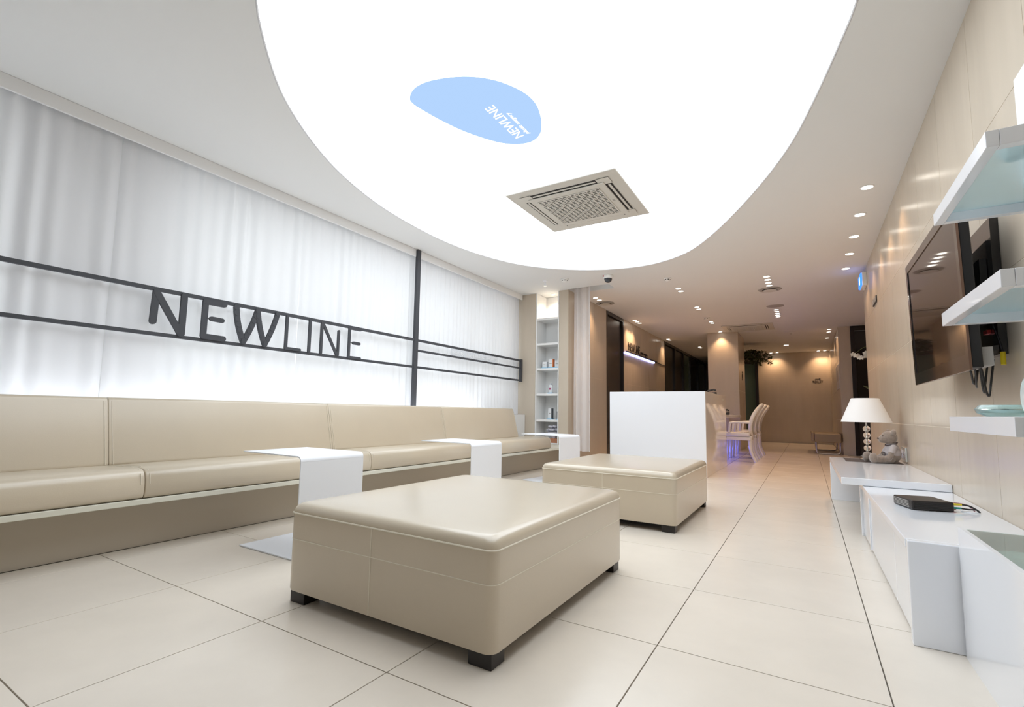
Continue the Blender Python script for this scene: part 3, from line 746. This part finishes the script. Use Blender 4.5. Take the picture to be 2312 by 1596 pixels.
MB().tube([(3.49, 1.545, 1.004), (3.485, 1.56, 1.06), (3.482, 1.6, 1.12)], .004, 8).build('cable', BLACKP, tv, smooth=True)
MB().box(3.47, 3.483, 1.63, 1.68, 1.09, 1.105).build('red_label', REDP, tv)

# set-top box
sb = thing('set_top_box', (3.272, 1.89, .335), 'small black ribbed media box on the low cabinet', 'media box')
a_ = .28
def rotbox(mb):
    c, s_ = math.cos(a_), math.sin(a_); mb.v = [(3.272 + (v[0])*c - v[1]*s_, 1.89 + v[0]*s_ + v[1]*c, v[2]) for v in mb.v]; return mb
rotbox(MB().box(-.078, .078, -.085, .085, .3365, .378)).build('case', mat('box_black', (.022, .017, .016), .38), sb, bevel=.006)
for k in range(5): rotbox(MB().box(-.07, .07, -.0875, -.0845, .344 + k*.0062, .3465 + k*.0062)).build('rib', BLACKP, sb)
for k in range(5): rotbox(MB().box(-.0805, -.0775, -.06, .07, .344 + k*.0062, .3465 + k*.0062)).build('rib', GREY, sb)
for sx in (-.06, .06):
    for sy in (-.065, .065): rotbox(MB().cyl((sx, sy, .3352), .008, .002, 'z', 10)).build('foot', BLACKP, sb)
for (yo, zz, mt, nm, ln) in ((-.055, .366, YEL, 'plug', .04), (-.05, .350, TEAL, 'plug', .04), (.0, .366, mat('mauve', (.5, .3, .32), .5), 'cable', 0), (-.03, .343, REDP, 'plug', .03)):
    if ln: rotbox(MB().cyl((.0785, yo, zz), .0055, ln, 'x', 12, .004)).build(nm, mt, sb, smooth=True)
for (yo, zz, xo) in ((-.055, .366, .118), (-.05, .350, .118)):
    p = rotbox(MB()); q = spline([(xo, yo, zz), (xo + .03, yo + .005, zz - .004), (xo + .05, yo - .01, .348), (xo + .055, yo - .02, .3395)], 6, False)
    mb = MB().tube(q, .0035, 8); rotbox(mb).build('cable', BLACKP, sb, smooth=True)
mb = MB().tube(spline([(.0785, 0, .366), (.125, -.005, .366), (.158, -.02, .36), (.168, -.05, .3395)], 6, False), .0025, 8); rotbox(mb).build('cable', MATS['mauve'], sb, smooth=True)
gr = MB().lathe((3.432, 1.885, .3352), [(0, 0), (.032, 0), (.032, .003), (.022, .0035), (0, .0035)], 24).build('cable_grommet', SATIN, smooth=True); tag(gr, 'flat white cable grommet beside the media box', 'cable grommet')

# mat, lamp, bear, socket
mt_ = MB().box(3.10, 3.475, 3.93, 4.33, .3792, .3812).build('desk_mat', MATG); tag(mt_, 'dark grey mat under the lamp and teddy bear', 'mat')
LX, LY, LZ = 3.268, 4.18, .3815
lp = thing('table_lamp', (LX, LY, LZ), 'table lamp with white conical shade and crystal ball stem', 'lamp')
MB().lathe((LX, LY, LZ), [(0, 0), (.058, 0), (.06, .006), (.05, .014), (.014, .02), (0, .02)], 36).build('base', CHROME, lp, smooth=True)
MB().cyl((LX, LY, LZ + .02), .0045, .34, 'z', 12).build('rod', CHROME, lp, smooth=True)
for k in range(5):
    zz = LZ + .048 + k*.0545
    MB().sphere((LX, LY, zz), .0265, (1, 1, .96), 24, 16).build('crystal_ball', CRYSTAL, lp, smooth=True)
    MB().cyl((LX, LY, zz + .0262), .010, .0018, 'z', 14).build('spacer', CHROME, lp)
MB().lathe((LX, LY, LZ), [(.181, .323), (.099, .527), (.097, .527), (.179, .323), (.181, .323)], 64).build('shade', SHADE, lp, smooth=True)
MB().tube([(LX + .0985*math.cos(a), LY + .0985*math.sin(a), LZ + .521) for a in [2*math.pi*k/32 for k in range(32)]], .0018, 6, True).build('shade_ring', CHROME, lp, smooth=True)
MB().tube([(LX - .098, LY, LZ + .521), (LX, LY, LZ + .50), (LX + .098, LY, LZ + .521)], .002, 6).build('shade_spider', CHROME, lp, smooth=True)
MB().cyl((LX, LY, LZ + .36), .017, .06, 'z', 16).build('socket', SATIN, lp, smooth=True)
MB().sphere((LX, LY, LZ + .445), .028, (1, 1, 1.15), 16, 12).build('bulb', PORC, lp, smooth=True)
MB().tube(spline([(LX + .055, LY, LZ + .006), (LX + .10, LY - .06, LZ + .004), (3.44, LY - .06, LZ + .004), (3.485, LY + .02, LZ + .02), (3.488, LY + .0, .43)], 6, False), .0028, 8).build('cord', BLACKP, lp, smooth=True)

BX, BY, BZ = 3.415, 3.99, .3815
be = thing('teddy_bear', (BX, BY, BZ), 'grey brown teddy bear in a pale shirt leaning by the wall socket', 'toy')
f = Vector((-.97, -.26, 0)).normalized(); sd = Vector((-f.y, f.x, 0))   # facing left and a little to the viewer
def P(a, b, z): q = Vector((BX, BY, BZ)) + f*a + sd*b; return (q.x, q.y, BZ + z)
def chain(mb, p, q, r0, r1, k=6):
    for i in range(k + 1):
        t = i/k; mb.sphere([p[j]*(1-t)+q[j]*t for j in range(3)], r0*(1-t)+r1*t, (1,1,1), 14, 9)
def bear(mb):
    mb.sphere(P(0, 0, .06), .056, (1, 1, 1.0)); mb.sphere(P(.0, 0, .10), .047, (1, 1, 1.1)); mb.sphere(P(.005, 0, .14), .035)
    mb.sphere(P(.018, 0, .205), .056, (1, 1, .95)); mb.sphere(P(.066, 0, .188), .029); mb.sphere(P(.052, 0, .193), .036)
    for s_ in (-1, 1):
        mb.sphere(P(.004, s_*.047, .245), .025, (.75, 1, 1))
        chain(mb, P(.03, s_*.035, .032), P(.140, s_*.060, .030), .030, .027); mb.sphere(P(.158, s_*.064, .040), .037, (.8, 1, 1.15))
        chain(mb, P(.01, s_*.042, .125), P(.045, s_*.068, .055), .022, .020); mb.sphere(P(.055, s_*.068, .045), .023)
remeshed('body', bear, FUR, be, .0055, 3)
def shirt(mb):
    mb.sphere(P(0, 0, .075), .0585, (1, 1, .8)); mb.sphere(P(.0, 0, .10), .0505, (1, 1, 1.1)); mb.sphere(P(.004, 0, .138), .038)
    for s_ in (-1, 1): chain(mb, P(.008, s_*.040, .126), P(.026, s_*.055, .092), .0255, .0245)
remeshed('shirt', shirt, KNIT, be, .0055, 2)
col_ = [P(.006 + .040*math.cos(a), .040*math.sin(a), .153 - .012*math.cos(a)) for a in [2*math.pi*k/28 for k in range(28)]]
MB().tube(col_, .004, 6, True).build('collar_trim', KNITD, be, smooth=True)
for s_ in (-1, 1):
    MB().sphere(P(.070, s_*.020, .217), .0052, (1,1,1), 10, 8).build('eye', BLACKGL, be, smooth=True)
MB().sphere(P(.096, 0, .196), .0085, (.8, 1.2, .8), 12, 8).build('nose', KNITD, be, smooth=True)
mb = MB()
for s_ in (-1, 1):
    mb.tube(spline([P(.055, 0, .072), P(.064, s_*.02, .085), P(.062, s_*.034, .074), P(.058, s_*.02, .062), P(.055, 0, .072)], 5, False), .0028, 6)
mb.tube([P(.055, 0, .072), P(.066, .012, .045)], .0028, 6)
mb.build('ribbon_bow', KNITD, be, smooth=True)
sk = thing('wall_socket', (XR - .006, 4.12, .385), 'white double wall socket behind the teddy bear', 'socket')
MB().box(XR - .012, XR, 4.02, 4.24, .392, .508).build('plate', PORC, sk, bevel=.003)
for yy in (4.075, 4.185):
    MB().cyl((XR - .0135, yy, .45), .036, .0016, 'x', 28).build('outlet', SATIN, sk, smooth=True)
    for d_ in (-.009, .009): MB().cyl((XR - .0145, yy + d_, .45), .0035, .0012, 'x', 8).build('pin_hole', DARKIN, sk)
ps = thing('wall_switch', (XR, 5.45, 1.98), 'small black control plate high on the tiled wall', 'switch')
MB().box(XR - .010, XR - .0005, 5.30, 5.60, 1.965, 2.035).build('plate', BLACKP, ps, bevel=.002)
for yy in (5.35, 5.45, 5.55): MB().box(XR - .0125, XR - .0102, yy - .035, yy + .035, 1.975, 2.025).build('button', GREY, ps)
# exit sign
es_ = thing('exit_sign', (3.48, 6.22, 2.33), 'small white exit lamp with a blue glowing face near the ceiling', 'exit sign')
MB().box(3.463, XR - .001, 6.10, 6.42, 2.335, 2.495).build('housing', WPAINT, es_, bevel=.004)
MB().box(3.448, 3.4625, 6.11, 6.41, 2.343, 2.487).build('lit_face', emitter('exit_glow', (.05, .22, 1.0), 2.0), es_)
MB().box(3.4465, 3.4478, 6.20, 6.30, 2.37, 2.46).build('pictogram', emitter('exit_white', (.8, .95, 1), 2.0), es_)

# ================================================================== RECEPTION COUNTER
rc = thing('reception_counter', (1.2, 6.1, 0), 'big white gloss reception counter block', 'counter')
MB().box(.615, 1.805, 5.21, 5.25, 0, 1.027).build('front_panel', LAQ, rc, bevel=.003)
MB().box(1.765, 1.805, 5.2505, 6.95, 0, 1.027).build('side_panel', mat('mirror_lacquer', (.80, .79, .78), .05, spec=.5, coat=.5), rc, bevel=.002)
MB().box(.615, .655, 5.2505, 6.95, 0, 1.027).build('side_panel', LAQ, rc, bevel=.002)
MB().box(.656, 1.7645, 5.2505, 6.95, .70, .74).build('worktop', LAQ, rc)
MB().box(1.35, 1.7645, 5.2505, 6.95, .985, 1.026).build('top_shelf', LAQ, rc)
MB().box(1.8052, 1.8062, 6.62, 6.80, .955, .985).build('name_plate', PORC, rc)
ld = thing('consultation_desk', (1.25, 8.7, 0), 'lower white desk behind the counter with blue light beneath', 'desk')
MB().box(.75, 1.66, 6.96, 10.35, .70, .752).build('worktop', LAQ, ld, bevel=.01)
MB().box(1.40, 1.44, 6.97, 10.3, 0, .699).build('front_panel', LAQ, ld)
MB().box(.76, 1.3995, 10.26, 10.3, 0, .699).build('end_panel', LAQ, ld)
st = MB().box(1.441, 1.452, 7.0, 10.25, .10, .16).build('light_strip', emitter('led_blue', (.13, .17, 1.0), 7), ld); tag(st, 'blue strip light under the desk')
# phones
def phone(x, y, z, label, sc=1):
    t = thing('desk_phone', (x, y, z), label, 'telephone')
    MB().prism([(x - .10*sc, z), (x + .10*sc, z), (x + .10*sc, z + .06*sc), (x - .10*sc, z + .02*sc)], 'y', y - .08*sc, y + .08*sc).build('phone_base', BLACKP, t, bevel=.004)
    MB().tube(spline([(x - .09*sc, y - .05*sc, z + .045*sc), (x - .06*sc, y - .05*sc, z + .075*sc), (x + .06*sc, y - .05*sc, z + .11*sc), (x + .10*sc, y - .05*sc, z + .085*sc)], 6, False), .018*sc, 10).build('handset', BLACKP, t, smooth=True)
    return t
phone(1.68, 6.45, 1.027, 'black telephone on top of the reception counter', .7)
phone(1.60, 8.35, .753, 'black telephone on the lower desk behind the counter', .8)

# chairs facing the desk (towards -x)
def chair(label_first):
    t = thing('armchair', (0, 0, 0), label_first, 'chair', 'white chairs at the consultation desk')
    MB().box(-.22, .19, -.22, .22, .40, .475).build('seat', LAQ_C, t, bevel=.03, seg=4)
    MB().box(-.215, .20, -.215, .215, .345, .399).build('apron', LAQ_C, t, bevel=.01)
    for s_ in (-1, 1):
        MB().tube(spline([(-.185, s_*.17, .35), (-.19, s_*.172, .2), (-.20, s_*.175, 0.002)], 5, False), [.026]*6 + [.02]*5, 10).build('leg', LAQ_C, t, smooth=True)
        pts = spline([(.19, s_*.17, .42), (.185, s_*.17, .30), (.20, s_*.172, .15), (.262, s_*.175, 0.002)], 5, False)
        MB().tube(pts, [.034 - .012*i/(len(pts)-1) for i in range(len(pts))], 10).build('leg', LAQ_C, t, smooth=True)
        MB().tube(spline([(.20, s_*.215, .63), (.05, s_*.235, .635), (-.08, s_*.235, .625), (-.10, s_*.232, .60), (-.115, s_*.222, .47)], 6, False), .019, 10).build('arm', LAQ_C, t, smooth=True)
    # oval back that leans and curls
    def B(u, v):   # u across, v 0..1 up
        z = .44 + .48*v; return (.195 + .02*math.sin(math.pi*v*.9) *-1 + .185*v*v*.9, u, z)
    ring = []
    for k in range(40):
        a = 2*math.pi*k/40; ring.append(B(.215*math.cos(a), .5 + .5*math.sin(a)))
    MB().tube(ring, .030, 12, True).build('back_frame', LAQ_C, t, smooth=True)
    vs = []; fs = []; nu, nv = 14, 14
    for side in (0, .014):
        for i in range(nv + 1):
            v = .03 + .94*i/nv; hw = .205*math.sqrt(max(0, 1 - ((v-.5)/.5)**2))
            for j in range(nu + 1):
                p = B(-hw + 2*hw*j/nu, v); vs.append((p[0] - .007 + side, p[1], p[2]))
    n1 = (nu+1)*(nv+1)
    for s_ in (0, 1):
        for i in range(nv):
            for j in range(nu): a = s_*n1 + i*(nu+1) + j; fs.append((a, a+1, a+nu+2, a+nu+1))
    MB().add(vs, fs).build('backrest', LAQ_C, t, smooth=True)
    return t
LAQ_C = mat('white_chair', (.80, .77, .71), .16, coat=.4)
ch0 = chair('white oval backed armchair nearest the reception counter')
for k, (yy, lb) in enumerate(((7.93, None), (8.67, 'middle white oval backed armchair at the desk'), (9.44, 'farthest white oval backed armchair at the desk'))):
    o = ch0 if k == 0 else copy_tree(ch0)
    o.location = (1.865, yy, 0)
    if lb: o['label'] = lb

# bench far right
bn = thing('waiting_bench', (3.2, 11.3, 0), 'tan leather bench on chrome loop legs by the far wall', 'bench')
MB().box(2.955, 3.40, 10.68, 12.2, .235, .41).build('seat', TAN, bn, bevel=.02)
MB().box(2.90, 2.952, 10.70, 12.18, .25, .425).build('side_roll', TAN, bn, bevel=.015)
for yy in (10.76, 12.1):
    MB().tube(spline([(2.98, yy, .24), (2.985, yy, .06), (3.02, yy, .016), (3.18, yy, .014), (3.33, yy, .016), (3.375, yy, .06), (3.38, yy, .24)], 6, False), .013, 10).build('leg_loop', mat('brushed_chrome', (.6, .58, .55), .35, metal=1), bn, smooth=True)

# ================================================================== SIGNS IN THE CORRIDOR
s1 = thing('corridor_sign', (XL, 9.6, 1.9), 'dark NEWLINE lettering over a glowing blue bar on the corridor wall', 'sign')
MB().box(XL, XL + .035, 8.22, 10.45, 1.935, 1.965).build('bar', STEEL, s1)
MB().box(XL, XL + .03, 8.13, 10.25, 1.905, 1.934).build('light_strip', emitter('sign_glow', (.42, .45, 1.0), 5.5), s1)
MB().box(XL, XL + .012, 10.45, 11.28, 1.936, 1.95).build('thin_bar', STEEL, s1)
text('NEWLINE', 'lettering', INK, s1, .2, frame4((XL + .01, 8.35, 1.985), (0, 1, 0), (0, 0, 1)), .004, fit=(.78, .165))
text('plastic surgery', 'small_lettering', INK, s1, .09, frame4((XL + .01, 9.19, 1.985), (0, 1, 0), (0, 0, 1)), .004, fit=(.52, .08))
s2 = thing('toilet_sign', (3.13, 15.09, 1.68), 'dark TOILET lettering with an arrow on the end wall', 'sign')
text('TOILET', 'lettering', INK, s2, .09, frame4((3.005, 15.096, 1.69), (1, 0, 0), (0, 0, 1)), .003, fit=(.25, .062))
MB().box(3.07, 3.18, 15.092, 15.099, 1.795, 1.803).prism([(3.165, 1.776), (3.172, 1.770), (3.20, 1.799), (3.172, 1.828), (3.165, 1.822), (3.186, 1.799)], 'y', 15.092, 15.099).build('arrow', INK, s2)
s3 = thing('pillar_sign', (1.62, 11.2, 1.62), 'small dark figure sign on the side of the pillar', 'sign')
MB().sphere((1.625, 11.2, 1.72), .03, (.2, 1, 1), 12, 8).prism([(11.17, 1.68), (11.23, 1.68), (11.25, 1.60), (11.21, 1.60), (11.21, 1.54), (11.18, 1.54), (11.18, 1.60), (11.15, 1.60)], 'x', 1.62, 1.628).build('figure', INK, s3)
po = thing('wall_poster', (3.425, 11.1, 1.33), 'pale acrylic notice board on the far right wall', 'poster')
MB().box(3.420, 3.4295, 10.95, 12.0, 1.33, 1.83).build('sheet', PAPER, po)
for yy in (11.0, 11.3, 11.65, 11.95): MB().cyl((3.412, yy, 1.815), .012, .0075, 'x', 12).build('stud', CHROME, po)
MB().box(3.4188, 3.4198, 11.3, 11.55, 1.5, 1.72).build('print', GREY, po)

# ================================================================== PLANTS
tr = thing('potted_tree', (1.40, 12.75, 0), 'dark leafy indoor tree behind the pillar', 'plant')
MB().lathe((1.40, 12.75, 0), [(0, 0), (.15, 0), (.2, .38), (.18, .38), (.14, .05), (0, .05)], 28).build('pot', TERRA, tr, smooth=True)
MB().cyl((1.40, 12.75, .32), .175, .02, 'z', 24).build('soil', BARK, tr)
MB().tube(spline([(1.40, 12.75, .3), (1.38, 12.75, 1.0), (1.42, 12.76, 1.7), (1.45, 12.75, 2.25)], 6, False), .022, 8).build('trunk', BARK, tr, smooth=True)
mb = MB(); lf = MB(); rr = random.Random(5)
for k in range(16):
    a = rr.uniform(0, 6.28) if k > 6 else rr.uniform(-.5, .7); L = rr.uniform(.25, .60) if k > 6 else rr.uniform(.4, .72)
    p0 = Vector((1.45, 12.75, 2.05 + rr.uniform(0, .2))); d = Vector((math.cos(a), math.sin(a), 0))
    pts = spline([p0, p0 + d*L*.4 + Vector((0, 0, .14)), p0 + d*L*.75 + Vector((0, 0, .12)), p0 + d*L + Vector((0, 0, .0))], 5, False)
    mb.tube(pts, .005, 6)
    for q in pts[3:]:
        for _ in range(7):
            ax = Vector((rr.uniform(-1, 1), rr.uniform(-1, 1), rr.uniform(-.6, .3))).normalized(); sdv = ax.cross(Vector((0, 0, 1))).normalized(); ln = rr.uniform(.05, .10); c = Vector(q) + ax*.015
            if c.z + ln > 2.50: ax.z = -abs(ax.z)
            u = ax.cross(sdv) * .008
            lf.add([c, c + ax*ln*.5 + sdv*.016 + u, c + ax*ln, c + ax*ln*.5 - sdv*.016 + u], [(0, 1, 2, 3)])
mb.build('branches', BARK, tr, smooth=True)
tag(lf.build('foliage', LEAF, tr), kind='stuff')
orc = thing('orchid', (3.62, 7.35, 0), 'white orchid spray peeking past the end of the tiled wall', 'plant')
MB().box(3.53, 3.90, 7.2, 7.55, 0, .95).build('pedestal', BLACKW, orc, bevel=.004)
MB().lathe((3.70, 7.38, .95), [(0, 0), (.07, 0), (.09, .15), (.08, .15), (.06, .02), (0, .02)], 24).build('pot', TERRA, orc, smooth=True)
MB().tube(spline([(3.70, 7.38, .97), (3.70, 7.37, 1.35), (3.66, 7.33, 1.66), (3.56, 7.27, 1.72), (3.45, 7.22, 1.64), (3.40, 7.2, 1.59)], 6, False), .004, 8).build('stem', STEMM, orc, smooth=True)
for s_ in (-1, 1):
    MB().sphere((3.70 + s_*.08, 7.38 - .03, 1.13), .12, (1, .32, .12), 14, 8, Matrix.Rotation(-s_*.5, 3, 'Y')).build('leaf', LEAF, orc, smooth=True)
for k, (a, b, c) in enumerate(((3.41, 7.195, 1.615), (3.435, 7.20, 1.60), (3.46, 7.20, 1.595), (3.48, 7.21, 1.575), (3.505, 7.21, 1.565), (3.555, 7.25, 1.63), (3.56, 7.25, 1.59))):
    mb = MB(); rr = random.Random(k)
    base = Matrix.Rotation(rr.uniform(-.5, .5), 3, 'Z') @ Matrix.Rotation(rr.uniform(-.4, .4), 3, 'X')
    for q in range(5):
        an = 2*math.pi*q/5 + .3; off = base @ Vector((.016*math.cos(an), -.002, .016*math.sin(an)))
        mb.sphere((a + off.x, b + off.y, c + off.z), .018, (1.1, .18, .75), 10, 6, base @ Matrix.Rotation(-an, 3, 'Y'))
    mb.sphere((a, b - .006, c), .006, (1, 1, 1), 8, 6)
    mb.build('flower', PETAL, orc, smooth=True)

# ================================================================== CEILING EQUIPMENT
def cassette(x0, x1, y0, y1, zt, label, grille=True):
    t = thing('air_conditioner', ((x0+x1)/2, (y0+y1)/2, zt - .03), label, 'air conditioner', 'ceiling cassette air conditioners')
    cx, cy = (x0+x1)/2, (y0+y1)/2; W = (x1-x0)/2; D = (y1-y0)/2
    MB().box(x0, x1, y0, y1, zt - .014, zt).build('fascia', ACW, t, bevel=.008)
    MB().box(cx - W*.80, cx + W*.80, cy - D*.80, cy + D*.80, zt - .018, zt - .0142).build('slot_recess', DARKIN, t)
    # four corner filler plates leaving the outlet slots open
    for sx in (-1, 1):
        for sy in (-1, 1):
            a, b = sorted((cx + sx*W*.60, cx + sx*W*.82)); c, d = sorted((cy + sy*D*.60, cy + sy*D*.82))
            MB().box(a, b, c, d, zt - .0215, zt - .0182).build('corner_plate', ACW, t, bevel=.001, seg=1)
    MB().box(cx - W*.70, cx + W*.70, cy - D*.70, cy + D*.70, zt - .032, zt - .0182).build('cover', ACW, t, bevel=.010)
    for k in range(4):
        v = .755
        if k < 2:
            s_ = -1 if k == 0 else 1; mb = MB().box(cx - W*.58, cx + W*.58, cy + s_*D*v - .010, cy + s_*D*v + .010, zt - .0235, zt - .0185)
        else:
            s_ = -1 if k == 2 else 1; mb = MB().box(cx + s_*W*v - .010, cx + s_*W*v + .010, cy - D*.58, cy + D*.58, zt - .0235, zt - .0185)
        mb.build('louvre', ACW, t, bevel=.001, seg=1)
    gx, gy = W*.57, D*.56
    MB().box(cx - gx, cx + gx, cy - gy, cy + gy, zt - .0328, zt - .0322).build('grille_back', DARKIN, t)
    mb = MB(); nb = 15
    for k in range(nb + 1):
        u = cx - gx + 2*gx*k/nb; mb.box(u - .0045, u + .0045, cy - gy, cy + gy, zt - .0375, zt - .0329)
    for k in range(19):
        v = cy - gy + 2*gy*k/18; mb.box(cx - gx, cx + gx, v - .007, v + .007, zt - .0368, zt - .0329)
    mb.build('grille', ACW, t)
    MB().box(cx + W*.62, cx + W*.66, cy - .02, cy + .02, zt - .0328, zt - .0321).build('badge', GREY, t)
    return t
cassette(.708, 1.678, 2.34, 3.30, ZC + .0175, 'square ceiling air conditioner set in the luminous ceiling')
cassette(1.40, 2.33, 9.70, 10.52, ZC - .0005, 'ceiling air conditioner above the far armchairs')

# downlights
EM = emitter('downlight_glow', (1, .93, .82), 9)
def downlight(x, y, label, group, r=.037, watts=SPOT, spot=95, square=False, color=None):
    t = thing('downlight', (x, y, ZC), label, 'downlight', group)
    key = ('dl', r, square)
    if key not in wt_cache:
        if square:
            a = MB().box(-r-.012, r+.012, -r-.012, -r, -.004, -.0005).box(-r-.012, r+.012, r, r+.012, -.004, -.0005).box(-r-.012, -r, -r, r, -.004, -.0005).box(r, r+.012, -r, r, -.004, -.0005).mesh('trim_ring', WPAINT)
            b = MB().box(-r, r, -r, r, -.0018, -.0005).mesh('lens', EM)
        else:
            a = MB().lathe((0, 0, 0), [(r, -.0005), (r + .010, -.0005), (r + .010, -.003), (r + .003, -.006), (r, -.005), (r, -.0005)], 28).mesh('trim_ring', WPAINT, smooth=True)
            b = MB().cyl((0, 0, -.0022), r, .0016, 'z', 28).mesh('lens', EM)
        wt_cache[key] = (a, b)
    for nm, me in zip(('trim_ring', 'lens'), wt_cache[key]):
        o = bpy.data.objects.new(nm, me); C.objects.link(o); o.parent = t
    ld_ = bpy.data.lights.new('lamp', 'SPOT'); ld_.energy = watts; ld_.color = color or WARM; ld_.spot_size = math.radians(spot); ld_.spot_blend = .7; ld_.shadow_soft_size = .03
    lo = bpy.data.objects.new('lamp', ld_); C.objects.link(lo); lo.parent = t; lo.location = (0, 0, -.012)
    return t
def row(pts, desc, group, **k):
    for i, (x, y) in enumerate(pts):
        nm = (ORD[i] if i < len(pts) - 1 else 'farthest') if len(pts) > 1 else 'single'
        downlight(x, y, f'{nm} {desc}', group, **k)
row([(3.308, 3.612), (3.308, 4.236), (3.308, 4.87), (3.308, 5.49), (3.308, 6.13)], 'round downlight of the spaced row along the tiled television wall', 'downlights along the television wall', r=.04)
row([(2.453, 6.075), (2.453, 6.247), (2.453, 6.42), (2.453, 6.59)], 'downlight of the group of four before the round vent', 'group of four corridor downlights')
row([(2.453, 8.425), (2.453, 8.593), (2.453, 8.767), (2.453, 8.94), (2.453, 9.11)], 'downlight of the tight group of five past the round speaker', 'group of five corridor downlights')
row([(1.313, 6.178), (1.313, 6.356)], 'downlight of the pair above the reception counter', 'downlight pair above the counter')
row([(1.313, 7.60), (1.313, 7.78)], 'downlight of the pair above the near end of the desk', 'downlight pair above the desk')
row([(1.305, 9.10), (1.305, 9.27)], 'downlight of the pair above the far end of the desk', 'second downlight pair above the desk')
row([(.033, 8.31), (.033, 8.48), (.033, 8.65)], 'downlight of the three washing the corridor lettering', 'downlights above the corridor lettering', watts=SPOT*1.5)
row([(.03, 11.05), (.03, 11.22)], 'downlight of the pair before the first dark corridor door', 'downlight pair by the corridor doors')
row([(.445, 12.8), (.445, 13.0)], 'downlight of the pair in the corridor left of the pillar', 'downlight pair beyond the pillar')
row([(.045, 6.172), (.045, 6.345)], 'downlight of the pair beside the gathered white curtain', 'downlight pair by the white curtain')
row([(1.29, 10.44)], 'downlight washing the front of the pillar', 'pillar downlight', watts=SPOT*1.4)
row([(2.02, 14.93), (2.175, 14.93)], 'left hand downlight of the end wall', 'left end wall downlights', spot=110)
row([(3.17, 14.93), (3.32, 14.93)], 'right hand downlight of the end wall', 'right end wall downlights', spot=110)
row([(3.30, 11.05), (3.30, 11.42), (3.30, 12.40)], 'downlight of the row over the waiting bench', 'downlights over the bench')
downlight(2.45, 13.33, 'small square downlight in the far ceiling', 'square downlight', r=.05, square=True)
downlight(-.455, 5.67, 'downlight inside the top of the white shelf niche', 'niche downlight', r=.03, watts=10, spot=130, color=(1, .82, .62))

def vent(x, y, label, closed=False):
    t = thing('round_vent' if not closed else 'ceiling_speaker', (x, y, ZC - .02), label, 'vent' if not closed else 'speaker')
    if closed: MB().lathe((x, y, ZC), [(0, -.006), (.115, -.006), (.125, -.004), (.13, 0)], 36).build('grille', GREY, t, smooth=True)
    else:
        MB().lathe((x, y, ZC), [(.10, -.001), (.145, -.001), (.15, -.004), (.145, -.010), (.10, -.012), (.10, -.001)], 36).build('collar', GREY, t, smooth=True)
        MB().cyl((x, y, ZC - .004), .099, .003, 'z', 32).build('dark_gap', DARKIN, t)
        MB().lathe((x, y, ZC), [(0, -.032), (.06, -.031), (.088, -.024), (.09, -.020), (.05, -.012), (0, -.010)], 36).build('disc', ACW, t, smooth=True)
        MB().cyl((x, y, ZC - .012), .012, .009, 'z', 12).build('stem', ACW, t)
    return t
vent(2.446, 6.836, 'round ceiling vent after the group of four downlights')
vent(.05, 6.61, 'round ceiling vent beside the white curtain')
vent(2.452, 8.10, 'flat grey round speaker in the corridor ceiling', True)
def detector(x, y, label, r=.05):
    t = thing('smoke_detector', (x, y, ZC - .04), label, 'smoke detector')
    MB().lathe((x, y, ZC), [(0, -.001), (r, -.001), (r, -.012), (r*.9, -.016), (0, -.016)], 28).build('base', WPAINT, t, smooth=True)
    MB().lathe((x, y, ZC), [(0, -.0165), (r*.72, -.0165), (r*.68, -.034), (r*.4, -.042), (0, -.043)], 28).build('head', WPAINT, t, smooth=True)
    for k in range(6):
        a = 2*math.pi*k/6; MB().box(-.008, .008, -.002, .002, 0, .010).build('slot', DARKIN, t)
        o = t.children[-1]; o.location = (r*.69*math.cos(a), r*.69*math.sin(a), .012); o.rotation_euler = (0, 0, a + math.pi/2)
        for v in o.data.vertices: v.co += Vector(parent_loc(t))
    return t
detector(1.306, 5.556, 'white smoke detector with dark slots ahead of the counter downlights')
detector(1.295, 8.642, 'dim smoke detector between the desk downlight pairs', .06)
detector(.073, 4.944, 'white smoke detector beside the edge of the luminous ceiling', .055)
sp = thing('sprinkler', (-.204, 4.899, ZC - .08), 'small ceiling sprinkler near the sheer curtain corner', 'sprinkler')
MB().lathe((-.204, 4.899, ZC), [(0, -.001), (.035, -.001), (.032, -.008), (.014, -.012), (0, -.012)], 24).build('rosette', SATIN, sp, smooth=True)
MB().cyl((-.204, 4.899, ZC - .06), .011, .048, 'z', 14).build('body', SATIN, sp, smooth=True)
MB().cyl((-.204, 4.899, ZC - .075), .022, .003, 'z', 18).cyl((-.204, 4.899, ZC - .072), .004, .012, 'z', 8).build('deflector', CHROME, sp)
dc = thing('dome_camera', (.653, 5.057, ZC - .11), 'dome security camera at the tip of the luminous ceiling', 'camera')
MB().lathe((.653, 5.057, ZC), [(0, -.001), (.066, -.001), (.066, -.03), (.058, -.042), (0, -.042)], 32).build('base', WPAINT, dc, smooth=True)
MB().lathe((.653, 5.057, ZC - .0425), [(.052, 0), (.050, -.02), (.040, -.040), (.022, -.052), (0, -.055)], 32).build('dome', mat('smoked_dome', (.03, .035, .045), .05, coat=.5), dc, smooth=True)
MB().box(.605, .612, 4.99, 5.0, ZC - .03, ZC - .004).build('tag', REDP, dc)
hb = thing('ceiling_hatch', (2.9, 11.2, ZC - .004), 'thin square access hatch in the far ceiling', 'hatch')
MB().box(2.45, 2.75, 11.05, 11.35, ZC - .006, ZC - .0005).build('panel', PAINT, hb, bevel=.002)
MB().cyl((2.60, 11.2, ZC - .05), .02, .043, 'z', 12).build('spot_head', CHROME, hb, smooth=True)
